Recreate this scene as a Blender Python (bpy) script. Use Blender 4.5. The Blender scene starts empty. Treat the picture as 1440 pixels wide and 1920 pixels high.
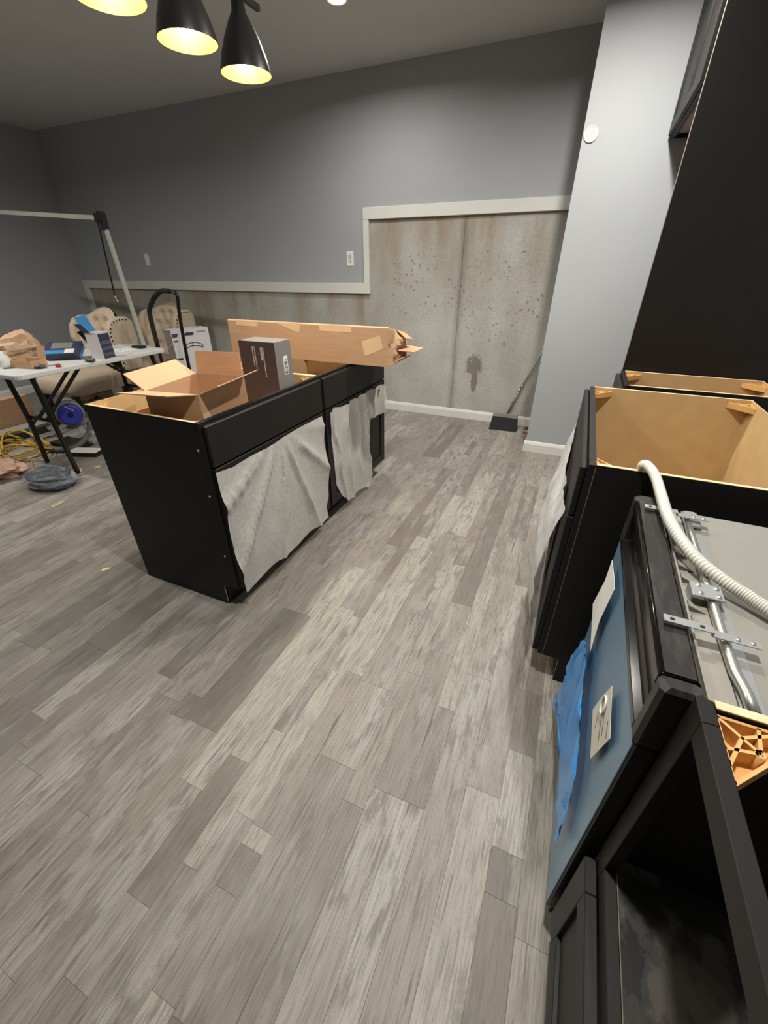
import bpy, bmesh, math, random
from mathutils import Vector, Matrix, noise

# ------------------------------------------------------------------ camera, world, lights, exposure
SC = bpy.context.scene
COL = SC.collection
F_PX, YAW, PITCH, ROLL, CAM_H = 765.7, 23.703, 30.789, -0.143, 1.3409
_y, _p, _r = (math.radians(a) for a in (YAW, PITCH, ROLL))
FWD = Vector((-math.sin(_y)*math.cos(_p), math.cos(_y)*math.cos(_p), -math.sin(_p)))
_rt = Vector((math.cos(_y), math.sin(_y), 0)); _up = _rt.cross(FWD)
RGT = _rt*math.cos(_r) + _up*math.sin(_r); UPV = -_rt*math.sin(_r) + _up*math.cos(_r)
CAMP = Vector((0, 0, CAM_H))
cam_d = bpy.data.cameras.new('camera'); cam = bpy.data.objects.new('camera', cam_d); COL.objects.link(cam)
cam_d.sensor_fit = 'VERTICAL'; cam_d.sensor_height = 32.0; cam_d.lens = F_PX*32.0/1920.0
cam_d.clip_start = 0.02; cam_d.clip_end = 60
cam.matrix_world = Matrix(((RGT.x, UPV.x, -FWD.x, CAMP.x), (RGT.y, UPV.y, -FWD.y, CAMP.y),
                           (RGT.z, UPV.z, -FWD.z, CAMP.z), (0, 0, 0, 1)))
SC.camera = cam

w = bpy.data.worlds.new('world'); SC.world = w; w.use_nodes = True
w.node_tree.nodes['Background'].inputs[0].default_value = (0.62, 0.66, 0.7, 1)
w.node_tree.nodes['Background'].inputs[1].default_value = 0.0   # closed room: nothing comes in from outside

SC.view_settings.view_transform = 'Standard'; SC.view_settings.look = 'None'
SC.view_settings.gamma = 1.0; SC.view_settings.use_curve_mapping = False
SC.view_settings.exposure = 0.58

CEIL = 2.71
CANS = [(-1.7, 3.2, 12), (-0.05, 2.55, 31), (-0.15, 0.75, 24), (-4.3, 1.2, 24)]   # first is in view; last is unseen, added to brighten the table side
CAN_NAMES = ['recessed_lamp_light', 'recessed_lamp_stub_wall_offscreen', 'recessed_lamp_dishwasher_offscreen', 'added_lamp_table_offscreen']
CAN_COL = (1.0, 0.965, 0.91); BULB_COL = (1.0, 0.93, 0.82); BULB_W = 12
def area_light(name, loc, size, power, col):
    d = bpy.data.lights.new(name, 'AREA'); d.shape = 'DISK'; d.size = size; d.energy = power; d.color = col
    d.spread = math.radians(165)
    o = bpy.data.objects.new(name, d); COL.objects.link(o); o.location = loc
    return o
for i, (x, y, p) in enumerate(CANS):
    area_light(CAN_NAMES[i], (x, y, CEIL-0.022), 0.11, p, CAN_COL)

# ------------------------------------------------------------------ helpers
MW = {}
def at(px, py, **k):
    """pixel + one known world coordinate (x, y or z) -> world point"""
    d = FWD + RGT*((px-720)/F_PX) - UPV*((py-960)/F_PX)
    (a, v), = k.items(); i = 'xyz'.index(a)
    return CAMP + d*((v-CAMP[i])/d[i])
def project(p):
    d = Vector(p)-CAMP; t = d.dot(FWD)
    return 720+F_PX*d.dot(RGT)/t, 960-F_PX*d.dot(UPV)/t, t
def srgb(r, g, b):
    f = lambda c: (c/12.92 if c <= 0.04045 else ((c+0.055)/1.055)**2.4)
    return (f(r/255), f(g/255), f(b/255), 1)

class MB:
    def __init__(s): s.v = []; s.f = []; s.sm = []
    def add(s, vs, fs, smooth=False):
        n = len(s.v); s.v += [tuple(v) for v in vs]; s.f += [tuple(n+i for i in f) for f in fs]; s.sm += [smooth]*len(fs)
        return s
    def box(s, x0, x1, y0, y1, z0, z1):
        x0, x1 = min(x0, x1), max(x0, x1); y0, y1 = min(y0, y1), max(y0, y1); z0, z1 = min(z0, z1), max(z0, z1)
        return s.add([(x0,y0,z0),(x1,y0,z0),(x1,y1,z0),(x0,y1,z0),(x0,y0,z1),(x1,y0,z1),(x1,y1,z1),(x0,y1,z1)],
                     [(0,3,2,1),(4,5,6,7),(0,1,5,4),(1,2,6,5),(2,3,7,6),(3,0,4,7)])
    def cbox(s, x0, x1, y0, y1, z0, z1, c=0.003):
        """box with chamfered edges: three nested octagon-ish slabs"""
        x0, x1 = min(x0, x1), max(x0, x1); y0, y1 = min(y0, y1), max(y0, y1); z0, z1 = min(z0, z1), max(z0, z1)
        def ring(i, z): return [(x0+i+c, y0+i, z), (x1-i-c, y0+i, z), (x1-i, y0+i+c, z), (x1-i, y1-i-c, z), (x1-i-c, y1-i, z), (x0+i+c, y1-i, z), (x0+i, y1-i-c, z), (x0+i, y0+i+c, z)]
        return s.rings([ring(c, z0), ring(0, z0+c), ring(0, z1-c), ring(c, z1)])
    def obox(s, p0, p1, w, h, up=(0, 0, 1)):
        """bar from p0 to p1 with rectangular section w x h"""
        p0, p1 = Vector(p0), Vector(p1); d = (p1-p0).normalized(); u = Vector(up)
        if abs(d.dot(u)) > 0.98: u = Vector((1, 0, 0))
        a = d.cross(u).normalized(); b = a.cross(d).normalized()
        vs = [p+a*i*w/2+b*j*h/2 for p in (p0, p1) for i, j in ((-1,-1),(1,-1),(1,1),(-1,1))]
        return s.add(vs, [(0,3,2,1),(4,5,6,7),(0,1,5,4),(1,2,6,5),(2,3,7,6),(3,0,4,7)])
    def rings(s, rs, closed=True, cap=True, smooth=False):
        n = len(rs[0]); vs = [p for r in rs for p in r]; fs = []
        for k in range(len(rs)-1):
            for i in range(n if closed else n-1):
                j = (i+1) % n; fs.append((k*n+i, k*n+j, (k+1)*n+j, (k+1)*n+i))
        m = len(s.f); s.add(vs, fs, smooth)
        if cap and closed:
            b = len(s.v)-len(vs)
            s.f.append(tuple(b+i for i in reversed(range(n)))); s.sm.append(False)
            s.f.append(tuple(b+(len(rs)-1)*n+i for i in range(n))); s.sm.append(False)
        return s
    def tube(s, pts, r, n=10, closed=False, rfun=None):
        pts = [Vector(p) for p in pts]; rs = []; prev = None
        for i, p in enumerate(pts):
            if closed: d = pts[(i+1) % len(pts)]-pts[i-1]
            else: d = pts[min(i+1, len(pts)-1)]-pts[max(i-1, 0)]
            d.normalize()
            if prev is None:
                u = Vector((0, 0, 1)) if abs(d.z) < 0.9 else Vector((1, 0, 0)); a = d.cross(u).normalized()
            else: a = (prev-d*prev.dot(d)).normalized()
            prev = a; b = d.cross(a); rr = rfun(i) if rfun else r
            rs.append([p+(a*math.cos(t)+b*math.sin(t))*rr for t in (2*math.pi*k/n for k in range(n))])
        if closed: rs.append(rs[0])
        return s.rings(rs, cap=not closed, smooth=True)
    def lathe(s, prof, c=(0, 0, 0), n=32, cap=False):
        rs = [[(c[0]+r*math.cos(2*math.pi*k/n), c[1]+r*math.sin(2*math.pi*k/n), c[2]+z) for k in range(n)] for r, z in prof]
        return s.rings(rs, cap=cap, smooth=True)
    def prism(s, poly, z0, z1):
        return s.rings([[(x, y, z0) for x, y in poly], [(x, y, z1) for x, y in poly]])
    def quad(s, a, b, c, d, th=0.0):
        a, b, c, d = (Vector(q) for q in (a, b, c, d)); n = (b-a).cross(d-a).normalized()*th
        if th == 0: return s.add([a, b, c, d], [(0, 1, 2, 3)])
        return s.add([a, b, c, d, a+n, b+n, c+n, d+n], [(0,3,2,1),(4,5,6,7),(0,1,5,4),(1,2,6,5),(2,3,7,6),(3,0,4,7)])
    def grid(s, fn, nu, nv, smooth=True):
        vs = [fn(i/nu, j/nv) for j in range(nv+1) for i in range(nu+1)]
        fs = [(j*(nu+1)+i, j*(nu+1)+i+1, (j+1)*(nu+1)+i+1, (j+1)*(nu+1)+i) for j in range(nv) for i in range(nu)]
        return s.add(vs, fs, smooth)
    def blob(s, c, r, sub=3, amp=0.2, freq=3.0, seed=0, floor=None, crease=0.0, smooth=True):
        bm = bmesh.new(); bmesh.ops.create_icosphere(bm, subdivisions=sub, radius=1.0)
        vs = []
        for v in bm.verts:
            p = v.co.copy(); q = p*freq+Vector((seed*7.1, seed*3.3, seed*1.7))
            k = 1+amp*noise.noise(q)+crease*abs(noise.noise(q*2.3))-crease*0.3+0.4*amp*noise.noise(q*4.1)
            z = c[2]+p.z*k*r[2]
            if floor is not None: z = max(z, floor)
            vs.append((c[0]+p.x*k*r[0], c[1]+p.y*k*r[1], z))
        fs = [[v.index for v in f.verts] for f in bm.faces]; bm.free()
        return s.add(vs, fs, smooth)
    def build(s, name, mat, parent=None, bevel=0, solid=0, sharp=None, subsurf=0):
        me = bpy.data.meshes.new(name); o = bpy.data.objects.new(name, me); COL.objects.link(o)
        inv = MW[parent.name].inverted() if parent else Matrix.Identity(4)
        me.from_pydata([inv @ Vector(v) for v in s.v], [], s.f)
        me.polygons.foreach_set('use_smooth', s.sm)
        bm = bmesh.new(); bm.from_mesh(me); bmesh.ops.recalc_face_normals(bm, faces=bm.faces); bm.to_mesh(me); bm.free()
        if sharp: me.set_sharp_from_angle(angle=math.radians(sharp))
        me.materials.append(mat)
        if parent: o.parent = parent
        MW[o.name] = MW[parent.name].copy() if parent else Matrix.Identity(4)
        if solid:
            m = o.modifiers.new('solid', 'SOLIDIFY'); m.thickness = solid; m.offset = 0
        if bevel:
            m = o.modifiers.new('bevel', 'BEVEL'); m.width = bevel; m.segments = 2; m.limit_method = 'ANGLE'; m.angle_limit = math.radians(50)
        if subsurf:
            m = o.modifiers.new('sub', 'SUBSURF'); m.levels = m.render_levels = subsurf
        return o
def tag(o, label=None, cat=None, group=None, kind=None):
    if label: o['label'] = label
    if cat: o['category'] = cat
    if group: o['group'] = group
    if kind: o['kind'] = kind
    return o
def thing(name, label, cat, loc=(0, 0, 0), rz=0.0, group=None):
    o = bpy.data.objects.new(name, None); COL.objects.link(o); o.location = loc; o.rotation_euler = (0, 0, rz)
    o.empty_display_size = 0.1
    MW[o.name] = Matrix.Translation(Vector(loc)) @ Matrix.Rotation(rz, 4, 'Z')
    return tag(o, label, cat, group)
class LMB(MB):
    """MB whose coordinates are local to its root"""
    def __init__(s, root): super().__init__(); s.root = root
    def build(s, name, mat, parent=None, **k):
        m = MW[s.root.name]; s.v = [tuple(m @ Vector(v)) for v in s.v]
        return MB.build(s, name, mat, parent or s.root, **k)
def copy_tree(o, parent=None):
    c = o.copy(); COL.objects.link(c); c.parent = parent
    if parent: c.matrix_parent_inverse = o.matrix_parent_inverse.copy()
    for ch in list(o.children): copy_tree(ch, c)
    return c
def struct(o): o['kind'] = 'structure'; return o

# ------------------------------------------------------------------ materials
def nt(name):
    m = bpy.data.materials.new(name); m.use_nodes = True
    t = m.node_tree; b = t.nodes['Principled BSDF']
    return m, t, b
def N(t, typ, **k):
    n = t.nodes.new(typ)
    for a, v in k.items(): setattr(n, a, v)
    return n
def mixc(t, fac, a, b, blend='MIX'):
    m = N(t, 'ShaderNodeMix', data_type='RGBA', blend_type=blend)
    for s, v in ((m.inputs[0], fac), (m.inputs[6], a), (m.inputs[7], b)):
        if isinstance(v, (int, float)): s.default_value = v
        elif isinstance(v, tuple): s.default_value = v
        else: t.links.new(v, s)
    return m.outputs[2]
def mth(t, op, a, b=0.0, clamp=False):
    m = N(t, 'ShaderNodeMath', operation=op, use_clamp=clamp)
    for s, v in zip(m.inputs, (a, b)):
        if isinstance(v, (int, float)): s.default_value = v
        else: t.links.new(v, s)
    return m.outputs[0]
def ramp(t, fac, stops):
    r = N(t, 'ShaderNodeValToRGB'); e = r.color_ramp.elements
    while len(e) < len(stops): e.new(0.5)
    for el, (p, c) in zip(e, stops): el.position = p; el.color = c if len(c) == 4 else (*c, 1)
    t.links.new(fac, r.inputs[0]); return r.outputs[0]
def tex_noise(t, vec, scale, detail=4, rough=0.55):
    n = N(t, 'ShaderNodeTexNoise'); n.inputs['Scale'].default_value = scale; n.inputs['Detail'].default_value = detail
    n.inputs['Roughness'].default_value = rough
    if vec is not None: t.links.new(vec, n.inputs['Vector'])
    return n.outputs[0]
def mapping(t, vec, scale=(1, 1, 1), loc=(0, 0, 0)):
    m = N(t, 'ShaderNodeMapping'); m.inputs['Scale'].default_value = scale; m.inputs['Location'].default_value = loc
    t.links.new(vec, m.inputs['Vector']); return m.outputs[0]
def bump(t, b, h, strength=0.3, dist=0.002):
    n = N(t, 'ShaderNodeBump'); n.inputs['Strength'].default_value = strength; n.inputs['Distance'].default_value = dist
    t.links.new(h, n.inputs['Height']); t.links.new(n.outputs[0], b.inputs['Normal'])
def M(name, col, rough=0.5, metal=0.0, var=0.0, vscale=12, bmp=0.0, bscale=120, spec=None, stretch=(1, 1, 1), alpha=None, emit=None):
    m, t, b = nt(name)
    b.inputs['Base Color'].default_value = col; b.inputs['Roughness'].default_value = rough; b.inputs['Metallic'].default_value = metal
    if spec is not None: b.inputs['Specular IOR Level'].default_value = spec
    tc = N(t, 'ShaderNodeTexCoord').outputs['Object']
    if var:
        n = tex_noise(t, mapping(t, tc, stretch), vscale)
        lo = tuple(c*(1-var) for c in col[:3])+(1,); hi = tuple(min(1, c*(1+var)) for c in col[:3])+(1,)
        t.links.new(ramp(t, n, [(0.3, lo), (0.7, hi)]), b.inputs['Base Color'])
    if bmp: bump(t, b, tex_noise(t, mapping(t, tc, stretch), bscale, 3), bmp)
    if alpha is not None: b.inputs['Alpha'].default_value = alpha
    if emit: b.inputs['Emission Color'].default_value = emit[0]; b.inputs['Emission Strength'].default_value = emit[1]
    return m

ESP = M('espresso_lacquer', srgb(29, 26, 24), 0.48, var=0.12, vscale=3, spec=0.28)
ESP_IN = ESP
MDF = M('golden_fibreboard', srgb(202, 168, 118), 0.55, var=0.06, vscale=18, bmp=0.05)
PLY = M('pale_plywood_edge', srgb(228, 196, 156), 0.65, var=0.18, vscale=14, stretch=(3, 3, 20))
RAWW = M('raw_wood_edge', srgb(140, 106, 74), 0.7, var=0.15)
BRACE = M('tan_plastic', srgb(216, 168, 104), 0.5, var=0.06)
KRAFT = M('kraft_cardboard', srgb(192, 154, 118), 0.8, var=0.06, vscale=6, bmp=0.04, stretch=(1, 1, 8))
TAPE = M('paper_tape', srgb(226, 192, 152), 0.45, var=0.05)
WHITE_TRIM = M('white_trim_paint', srgb(214, 214, 206), 0.4, var=0.03, vscale=4)
PLATE = M('white_plastic', srgb(232, 232, 228), 0.35)
CHROME = M('chrome', srgb(186, 184, 178), 0.34, 0.9)
STEEL = M('galvanised_steel', srgb(176, 178, 178), 0.42, 0.7, var=0.08, vscale=6)
BLACKP = M('black_plastic', srgb(24, 23, 22), 0.32, var=0.15, vscale=5)
BLACKG = M('black_gloss_plastic', srgb(20, 19, 18), 0.16)
BLACKM = M('black_metal_tube', srgb(26, 23, 21), 0.35, 0.3)
BLACKR = M('black_rubber', srgb(22, 22, 22), 0.75)
BRISTLE = M('black_bristles', srgb(18, 18, 18), 0.85, var=0.5, vscale=160, stretch=(1, 1, 0.05), bmp=0.6)
GREYP = M('grey_plastic', srgb(140, 140, 136), 0.5, var=0.06)
LEDGE = M('grey_ledge_plastic', srgb(142, 138, 129), 0.5, var=0.06)
DKGREY = M('dark_grey_hose', srgb(88, 84, 80), 0.65, var=0.1)
HOSEW = M('white_corrugated_plastic', srgb(204, 202, 190), 0.4)
PAPER = M('white_paper', srgb(228, 226, 220), 0.7, var=0.03)
PAPERG = M('cream_paper', srgb(206, 202, 188), 0.75, var=0.05)
INK = M('dark_print', srgb(58, 54, 54), 0.7)
INKG = M('grey_print', srgb(150, 150, 152), 0.7)
BROWNBOX = M('dark_brown_carton', srgb(70, 58, 54), 0.5, var=0.06)
GREYBOX = M('grey_carton', srgb(126, 124, 122), 0.5)
FABRIC = M('beige_linen', srgb(206, 188, 164), 0.9, var=0.08, vscale=60, bmp=0.15, bscale=400)
NAIL = M('bronze_nailhead', srgb(60, 44, 30), 0.35, 0.8)
DKWOOD = M('dark_wood_leg', srgb(42, 30, 24), 0.45)
TABLETOP = M('speckled_grey_table_plastic', srgb(206, 208, 206), 0.5, var=0.05, vscale=60)
BLUEP = M('blue_plastic', srgb(44, 50, 150), 0.4)
BLUEBOX = M('bright_blue_carton', srgb(58, 140, 200), 0.45)
NAVY = M('navy_carton', srgb(44, 52, 78), 0.45, var=0.1)
GREENP = M('lime_plastic', srgb(166, 196, 110), 0.45)
REDP = M('red_plastic', srgb(186, 48, 52), 0.4)
YELLOW = M('yellow_cord_jacket', srgb(196, 158, 52), 0.5, var=0.1)
ORANGEC = M('orange_cord_jacket', srgb(176, 120, 70), 0.5)
BAGP = M('tan_crumpled_paper', srgb(198, 164, 132), 0.75, var=0.12, vscale=8, bmp=0.2, bscale=25)
BULB = M('glowing_bulb', (1, 0.9, 0.72, 1), 0.4, emit=((1, 0.9, 0.72, 1), 26))
CANEMIT = M('glowing_diffuser', (1, 1, 1, 1), 0.4, emit=((1, 0.95, 0.86, 1), 12))
GOLD = M('gold_shade_lining', srgb(226, 182, 104), 0.5, 0.25)
PEND = M('dark_bronze_metal', srgb(52, 50, 50), 0.38, 0.4)
ALU = M('brushed_aluminium', srgb(196, 196, 184), 0.4, 0.5, var=0.05)
SILVERBAG = M('silver_foil', srgb(190, 190, 186), 0.25, 0.7, bmp=0.5, bscale=14)

def clear_film(name, col, a=0.35, rough=0.25, var=0.25, sc=22):
    m, t, b = nt(name)
    b.inputs['Base Color'].default_value = col; b.inputs['Roughness'].default_value = rough
    tc = N(t, 'ShaderNodeTexCoord').outputs['Object']
    n = tex_noise(t, tc, sc, 6, 0.65)
    al = N(t, 'ShaderNodeMapRange'); al.inputs[1].default_value = 0.3; al.inputs[2].default_value = 0.7
    al.inputs[3].default_value = max(0, a-var/2); al.inputs[4].default_value = min(1, a+var/2)
    t.links.new(n, al.inputs[0]); t.links.new(al.outputs[0], b.inputs['Alpha'])
    bump(t, b, tex_noise(t, tc, 45, 4), 0.18, 0.003)
    return m
NONWOVEN = clear_film('white_nonwoven_wrap', srgb(226, 222, 214), 0.62, 0.75, 0.16, 60)
FILM = clear_film('clear_milky_film', srgb(232, 232, 230), 0.62, 0.3, 0.2)
WRAP = clear_film('clear_plastic_wrap', srgb(206, 214, 220), 0.2, 0.15, 0.3, 14)
PINKWRAP = clear_film('copper_toned_wrap', srgb(196, 160, 140), 0.85, 0.25, 0.2)
BLUEFILM = clear_film('blue_stretch_film', srgb(44, 148, 226), 0.9, 0.25, 0.1)

def make_wall_paint():
    m, t, b = nt('grey_wall_paint')
    p = N(t, 'ShaderNodeNewGeometry').outputs['Position']
    n = tex_noise(t, p, 1.1, 3); n2 = tex_noise(t, p, 240, 2)
    t.links.new(ramp(t, n, [(0.3, srgb(160, 163, 165)), (0.7, srgb(166, 169, 171))]), b.inputs['Base Color'])
    b.inputs['Roughness'].default_value = 0.62; bump(t, b, n2, 0.08, 0.001)
    return m
WALL = make_wall_paint()
CEILM = M('grey_ceiling_paint', srgb(206, 208, 208), 0.8, var=0.03, vscale=2)

def make_floor():
    m, t, b = nt('weathered_vinyl_plank')
    a = N(t, 'ShaderNodeAttribute', attribute_name='tone')
    sx = N(t, 'ShaderNodeSeparateXYZ'); t.links.new(a.outputs['Vector'], sx.inputs[0])
    tone, r1, r2 = sx.outputs
    pos = N(t, 'ShaderNodeNewGeometry').outputs['Position']
    off = N(t, 'ShaderNodeCombineXYZ'); t.links.new(mth(t, 'MULTIPLY', r1, 37.0), off.inputs[0]); t.links.new(mth(t, 'MULTIPLY', r2, 53.0), off.inputs[1])
    ad = N(t, 'ShaderNodeVectorMath', operation='ADD'); t.links.new(pos, ad.inputs[0]); t.links.new(off.outputs[0], ad.inputs[1]); v = ad.outputs[0]
    base = ramp(t, tone, [(0.0, srgb(104, 99, 92)), (0.35, srgb(132, 127, 119)), (0.65, srgb(147, 143, 135)), (1.0, srgb(172, 169, 158))])
    warm = mixc(t, mth(t, 'MULTIPLY', r2, 0.25), base, srgb(156, 145, 130))
    patch = tex_noise(t, mapping(t, v, (11, 1.7, 1)), 1.0, 7, 0.62)
    blotch = tex_noise(t, mapping(t, v, (24, 7, 1)), 1.0, 6, 0.68)
    g2 = tex_noise(t, mapping(t, v, (210, 9, 1)), 1.0, 4, 0.6)
    crack = tex_noise(t, mapping(t, v, (75, 3.2, 1)), 1.0, 5, 0.6)
    grit = tex_noise(t, pos, 260, 3, 0.6)
    c = mixc(t, ramp(t, patch, [(0.30, (0.55,)*3), (0.50, (0, 0, 0))]), warm, srgb(108, 99, 89))
    c = mixc(t, ramp(t, patch, [(0.52, (0, 0, 0)), (0.66, (0.6,)*3)]), c, srgb(171, 171, 164))
    wear = mth(t, 'MULTIPLY', ramp(t, blotch, [(0.50, (0, 0, 0)), (0.60, (0.7,)*3)]), ramp(t, patch, [(0.42, (0, 0, 0)), (0.56, (1, 1, 1))]))
    c = mixc(t, wear, c, srgb(106, 101, 94))
    c = mixc(t, ramp(t, g2, [(0.36, (0.6,)*3), (0.54, (0, 0, 0))]), c, srgb(96, 89, 81))
    c = mixc(t, ramp(t, crack, [(0.34, (0.75,)*3), (0.39, (0, 0, 0))]), c, srgb(80, 74, 68))
    c = mixc(t, ramp(t, grit, [(0.35, (0.22,)*3), (0.6, (0, 0, 0))]), c, srgb(112, 106, 98))
    dust = tex_noise(t, pos, 1.7, 6, 0.6)
    c = mixc(t, ramp(t, dust, [(0.55, (0, 0, 0)), (0.78, (0.4,)*3)]), c, srgb(180, 179, 175))
    t.links.new(c, b.inputs['Base Color'])
    t.links.new(ramp(t, patch, [(0.3, (0.42,)*3), (0.7, (0.58,)*3)]), b.inputs['Roughness'])
    b.inputs['Specular IOR Level'].default_value = 0.4
    bump(t, b, g2, 0.12, 0.001)
    return m
FLOOR = make_floor()

def make_concrete():
    m, t, b = nt('poured_concrete')
    pos = N(t, 'ShaderNodeNewGeometry').outputs['Position']
    sp = N(t, 'ShaderNodeSeparateXYZ'); t.links.new(pos, sp.inputs[0]); X, Y, Z = sp.outputs
    big = tex_noise(t, pos, 1.4, 6, 0.6); st = tex_noise(t, mapping(t, pos, (4.5, 4.5, 0.9)), 1.0, 7, 0.62); fine = tex_noise(t, pos, 60, 5, 0.7)
    c = ramp(t, big, [(0.3, srgb(160, 157, 148)), (0.5, srgb(175, 174, 166)), (0.7, srgb(188, 188, 182))])
    c = mixc(t, ramp(t, st, [(0.48, (0, 0, 0)), (0.70, (0.42,)*3)]), c, srgb(146, 140, 126))
    # rusty wash below the top edge of the pour
    zt = mth(t, 'LESS_THAN', X, -2.03)
    top = mth(t, 'SUBTRACT', 1.72, mth(t, 'MULTIPLY', zt, 0.6))
    dz = mth(t, 'SUBTRACT', top, Z)
    fall = mth(t, 'SUBTRACT', 1.0, mth(t, 'DIVIDE', dz, 0.55), True)
    c = mixc(t, mth(t, 'MULTIPLY', fall, ramp(t, st, [(0.38, (0, 0, 0)), (0.66, (0.75,)*3)])), c, srgb(146, 124, 94))
    c = mixc(t, ramp(t, fine, [(0.3, (0.35,)*3), (0.5, (0, 0, 0))]), c, srgb(116, 112, 104))
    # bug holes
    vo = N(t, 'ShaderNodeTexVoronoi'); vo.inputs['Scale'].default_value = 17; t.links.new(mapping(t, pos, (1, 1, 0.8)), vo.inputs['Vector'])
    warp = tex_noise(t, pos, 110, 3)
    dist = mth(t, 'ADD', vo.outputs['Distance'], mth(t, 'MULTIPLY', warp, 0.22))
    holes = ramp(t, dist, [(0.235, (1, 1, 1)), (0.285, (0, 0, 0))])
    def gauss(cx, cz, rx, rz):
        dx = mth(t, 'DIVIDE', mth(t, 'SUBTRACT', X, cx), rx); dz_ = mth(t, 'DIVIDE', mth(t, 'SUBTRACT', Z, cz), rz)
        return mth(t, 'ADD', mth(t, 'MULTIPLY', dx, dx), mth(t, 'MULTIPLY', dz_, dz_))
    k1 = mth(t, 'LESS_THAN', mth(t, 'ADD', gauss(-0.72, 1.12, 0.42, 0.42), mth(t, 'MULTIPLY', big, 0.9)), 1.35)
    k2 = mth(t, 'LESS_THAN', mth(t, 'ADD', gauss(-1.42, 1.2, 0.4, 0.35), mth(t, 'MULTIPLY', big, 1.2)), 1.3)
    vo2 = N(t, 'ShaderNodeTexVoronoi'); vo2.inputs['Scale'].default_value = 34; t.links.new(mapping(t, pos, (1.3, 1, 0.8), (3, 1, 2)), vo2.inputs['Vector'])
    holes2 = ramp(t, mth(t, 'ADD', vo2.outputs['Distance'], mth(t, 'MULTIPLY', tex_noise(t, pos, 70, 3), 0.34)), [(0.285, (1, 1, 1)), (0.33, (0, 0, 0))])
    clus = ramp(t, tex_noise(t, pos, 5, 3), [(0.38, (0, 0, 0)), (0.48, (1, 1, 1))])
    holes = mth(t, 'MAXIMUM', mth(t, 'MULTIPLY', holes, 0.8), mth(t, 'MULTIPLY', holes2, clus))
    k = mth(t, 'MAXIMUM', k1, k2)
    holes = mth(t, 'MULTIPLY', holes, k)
    c = mixc(t, mth(t, 'MULTIPLY', holes, 0.45), c, srgb(104, 94, 78))  # brown tint paints the shade inside the holes, with some dirt
    # honeycombed splash
    sn = tex_noise(t, pos, 34, 8, 0.85)
    s1 = mth(t, 'ADD', gauss(-0.86, 0.53, 0.115, 0.14), mth(t, 'MULTIPLY', sn, 3.2))
    s2 = mth(t, 'ADD', gauss(-0.845, 0.38, 0.045, 0.16), mth(t, 'MULTIPLY', sn, 2.0))
    sf = ramp(t, mth(t, 'MINIMUM', s1, mth(t, 'ADD', s2, 0.35)), [(0.0, (1, 1, 1)), (1.0, (1, 1, 1))])
    sm = mth(t, 'LESS_THAN', mth(t, 'MINIMUM', s1, mth(t, 'ADD', s2, 0.55)), 1.95)
    c = mixc(t, mth(t, 'MULTIPLY', sm, 0.72), c, srgb(104, 92, 74))
    # damp joint
    jd = mth(t, 'ABSOLUTE', mth(t, 'SUBTRACT', X, -1.06))
    jj = mth(t, 'MULTIPLY', mth(t, 'SUBTRACT', 1.0, mth(t, 'DIVIDE', jd, 0.05), True), ramp(t, st, [(0.3, (0.25,)*3), (0.7, (0.8,)*3)]))
    c = mixc(t, jj, c, srgb(118, 114, 106))
    t.links.new(c, b.inputs['Base Color']); b.inputs['Roughness'].default_value = 0.85
    h = mth(t, 'SUBTRACT', mth(t, 'MULTIPLY', fine, 0.4), mth(t, 'MULTIPLY', mth(t, 'MAXIMUM', holes, mth(t, 'MULTIPLY', sm, 0.5)), 1.0))
    bump(t, b, h, 0.8, 0.010)
    return m
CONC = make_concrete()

def make_dusty_black():
    m, t, b = nt('dusty_black_board')
    tc = N(t, 'ShaderNodeTexCoord').outputs['Object']
    n = tex_noise(t, mapping(t, tc, (1.0, 0.7, 1)), 13, 5, 0.55)
    t.links.new(ramp(t, n, [(0.49, srgb(22, 20, 19)), (0.55, srgb(70, 66, 59))]), b.inputs['Base Color'])
    t.links.new(ramp(t, n, [(0.47, (0.35,)*3), (0.52, (0.8,)*3)]), b.inputs['Roughness'])
    return m
DUSTY = make_dusty_black()
def make_scuffed():
    m, t, b = nt('scuffed_black_plastic')
    tc = N(t, 'ShaderNodeTexCoord').outputs['Object']
    n = tex_noise(t, mapping(t, tc, (30, 6, 6)), 1.0, 8, 0.7)
    t.links.new(ramp(t, n, [(0.45, srgb(30, 28, 27)), (0.75, srgb(74, 68, 62))]), b.inputs['Base Color'])
    b.inputs['Roughness'].default_value = 0.4
    return m
SCUFF = make_scuffed()
BITUMEN = M('grey_sound_deadening_sheet', srgb(134, 132, 124), 0.6, var=0.05, vscale=5, bmp=0.35, bscale=22)
BLUESTEEL = M('blue_film_over_steel', srgb(112, 148, 174), 0.3, 0.35, var=0.08, vscale=2.5)
GREYSLAB = M('pale_grey_packaging', srgb(158, 160, 150), 0.7, var=0.08)
DKGREEN = M('dark_grey_green_packaging', srgb(84, 88, 80), 0.7, var=0.08)

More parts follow.
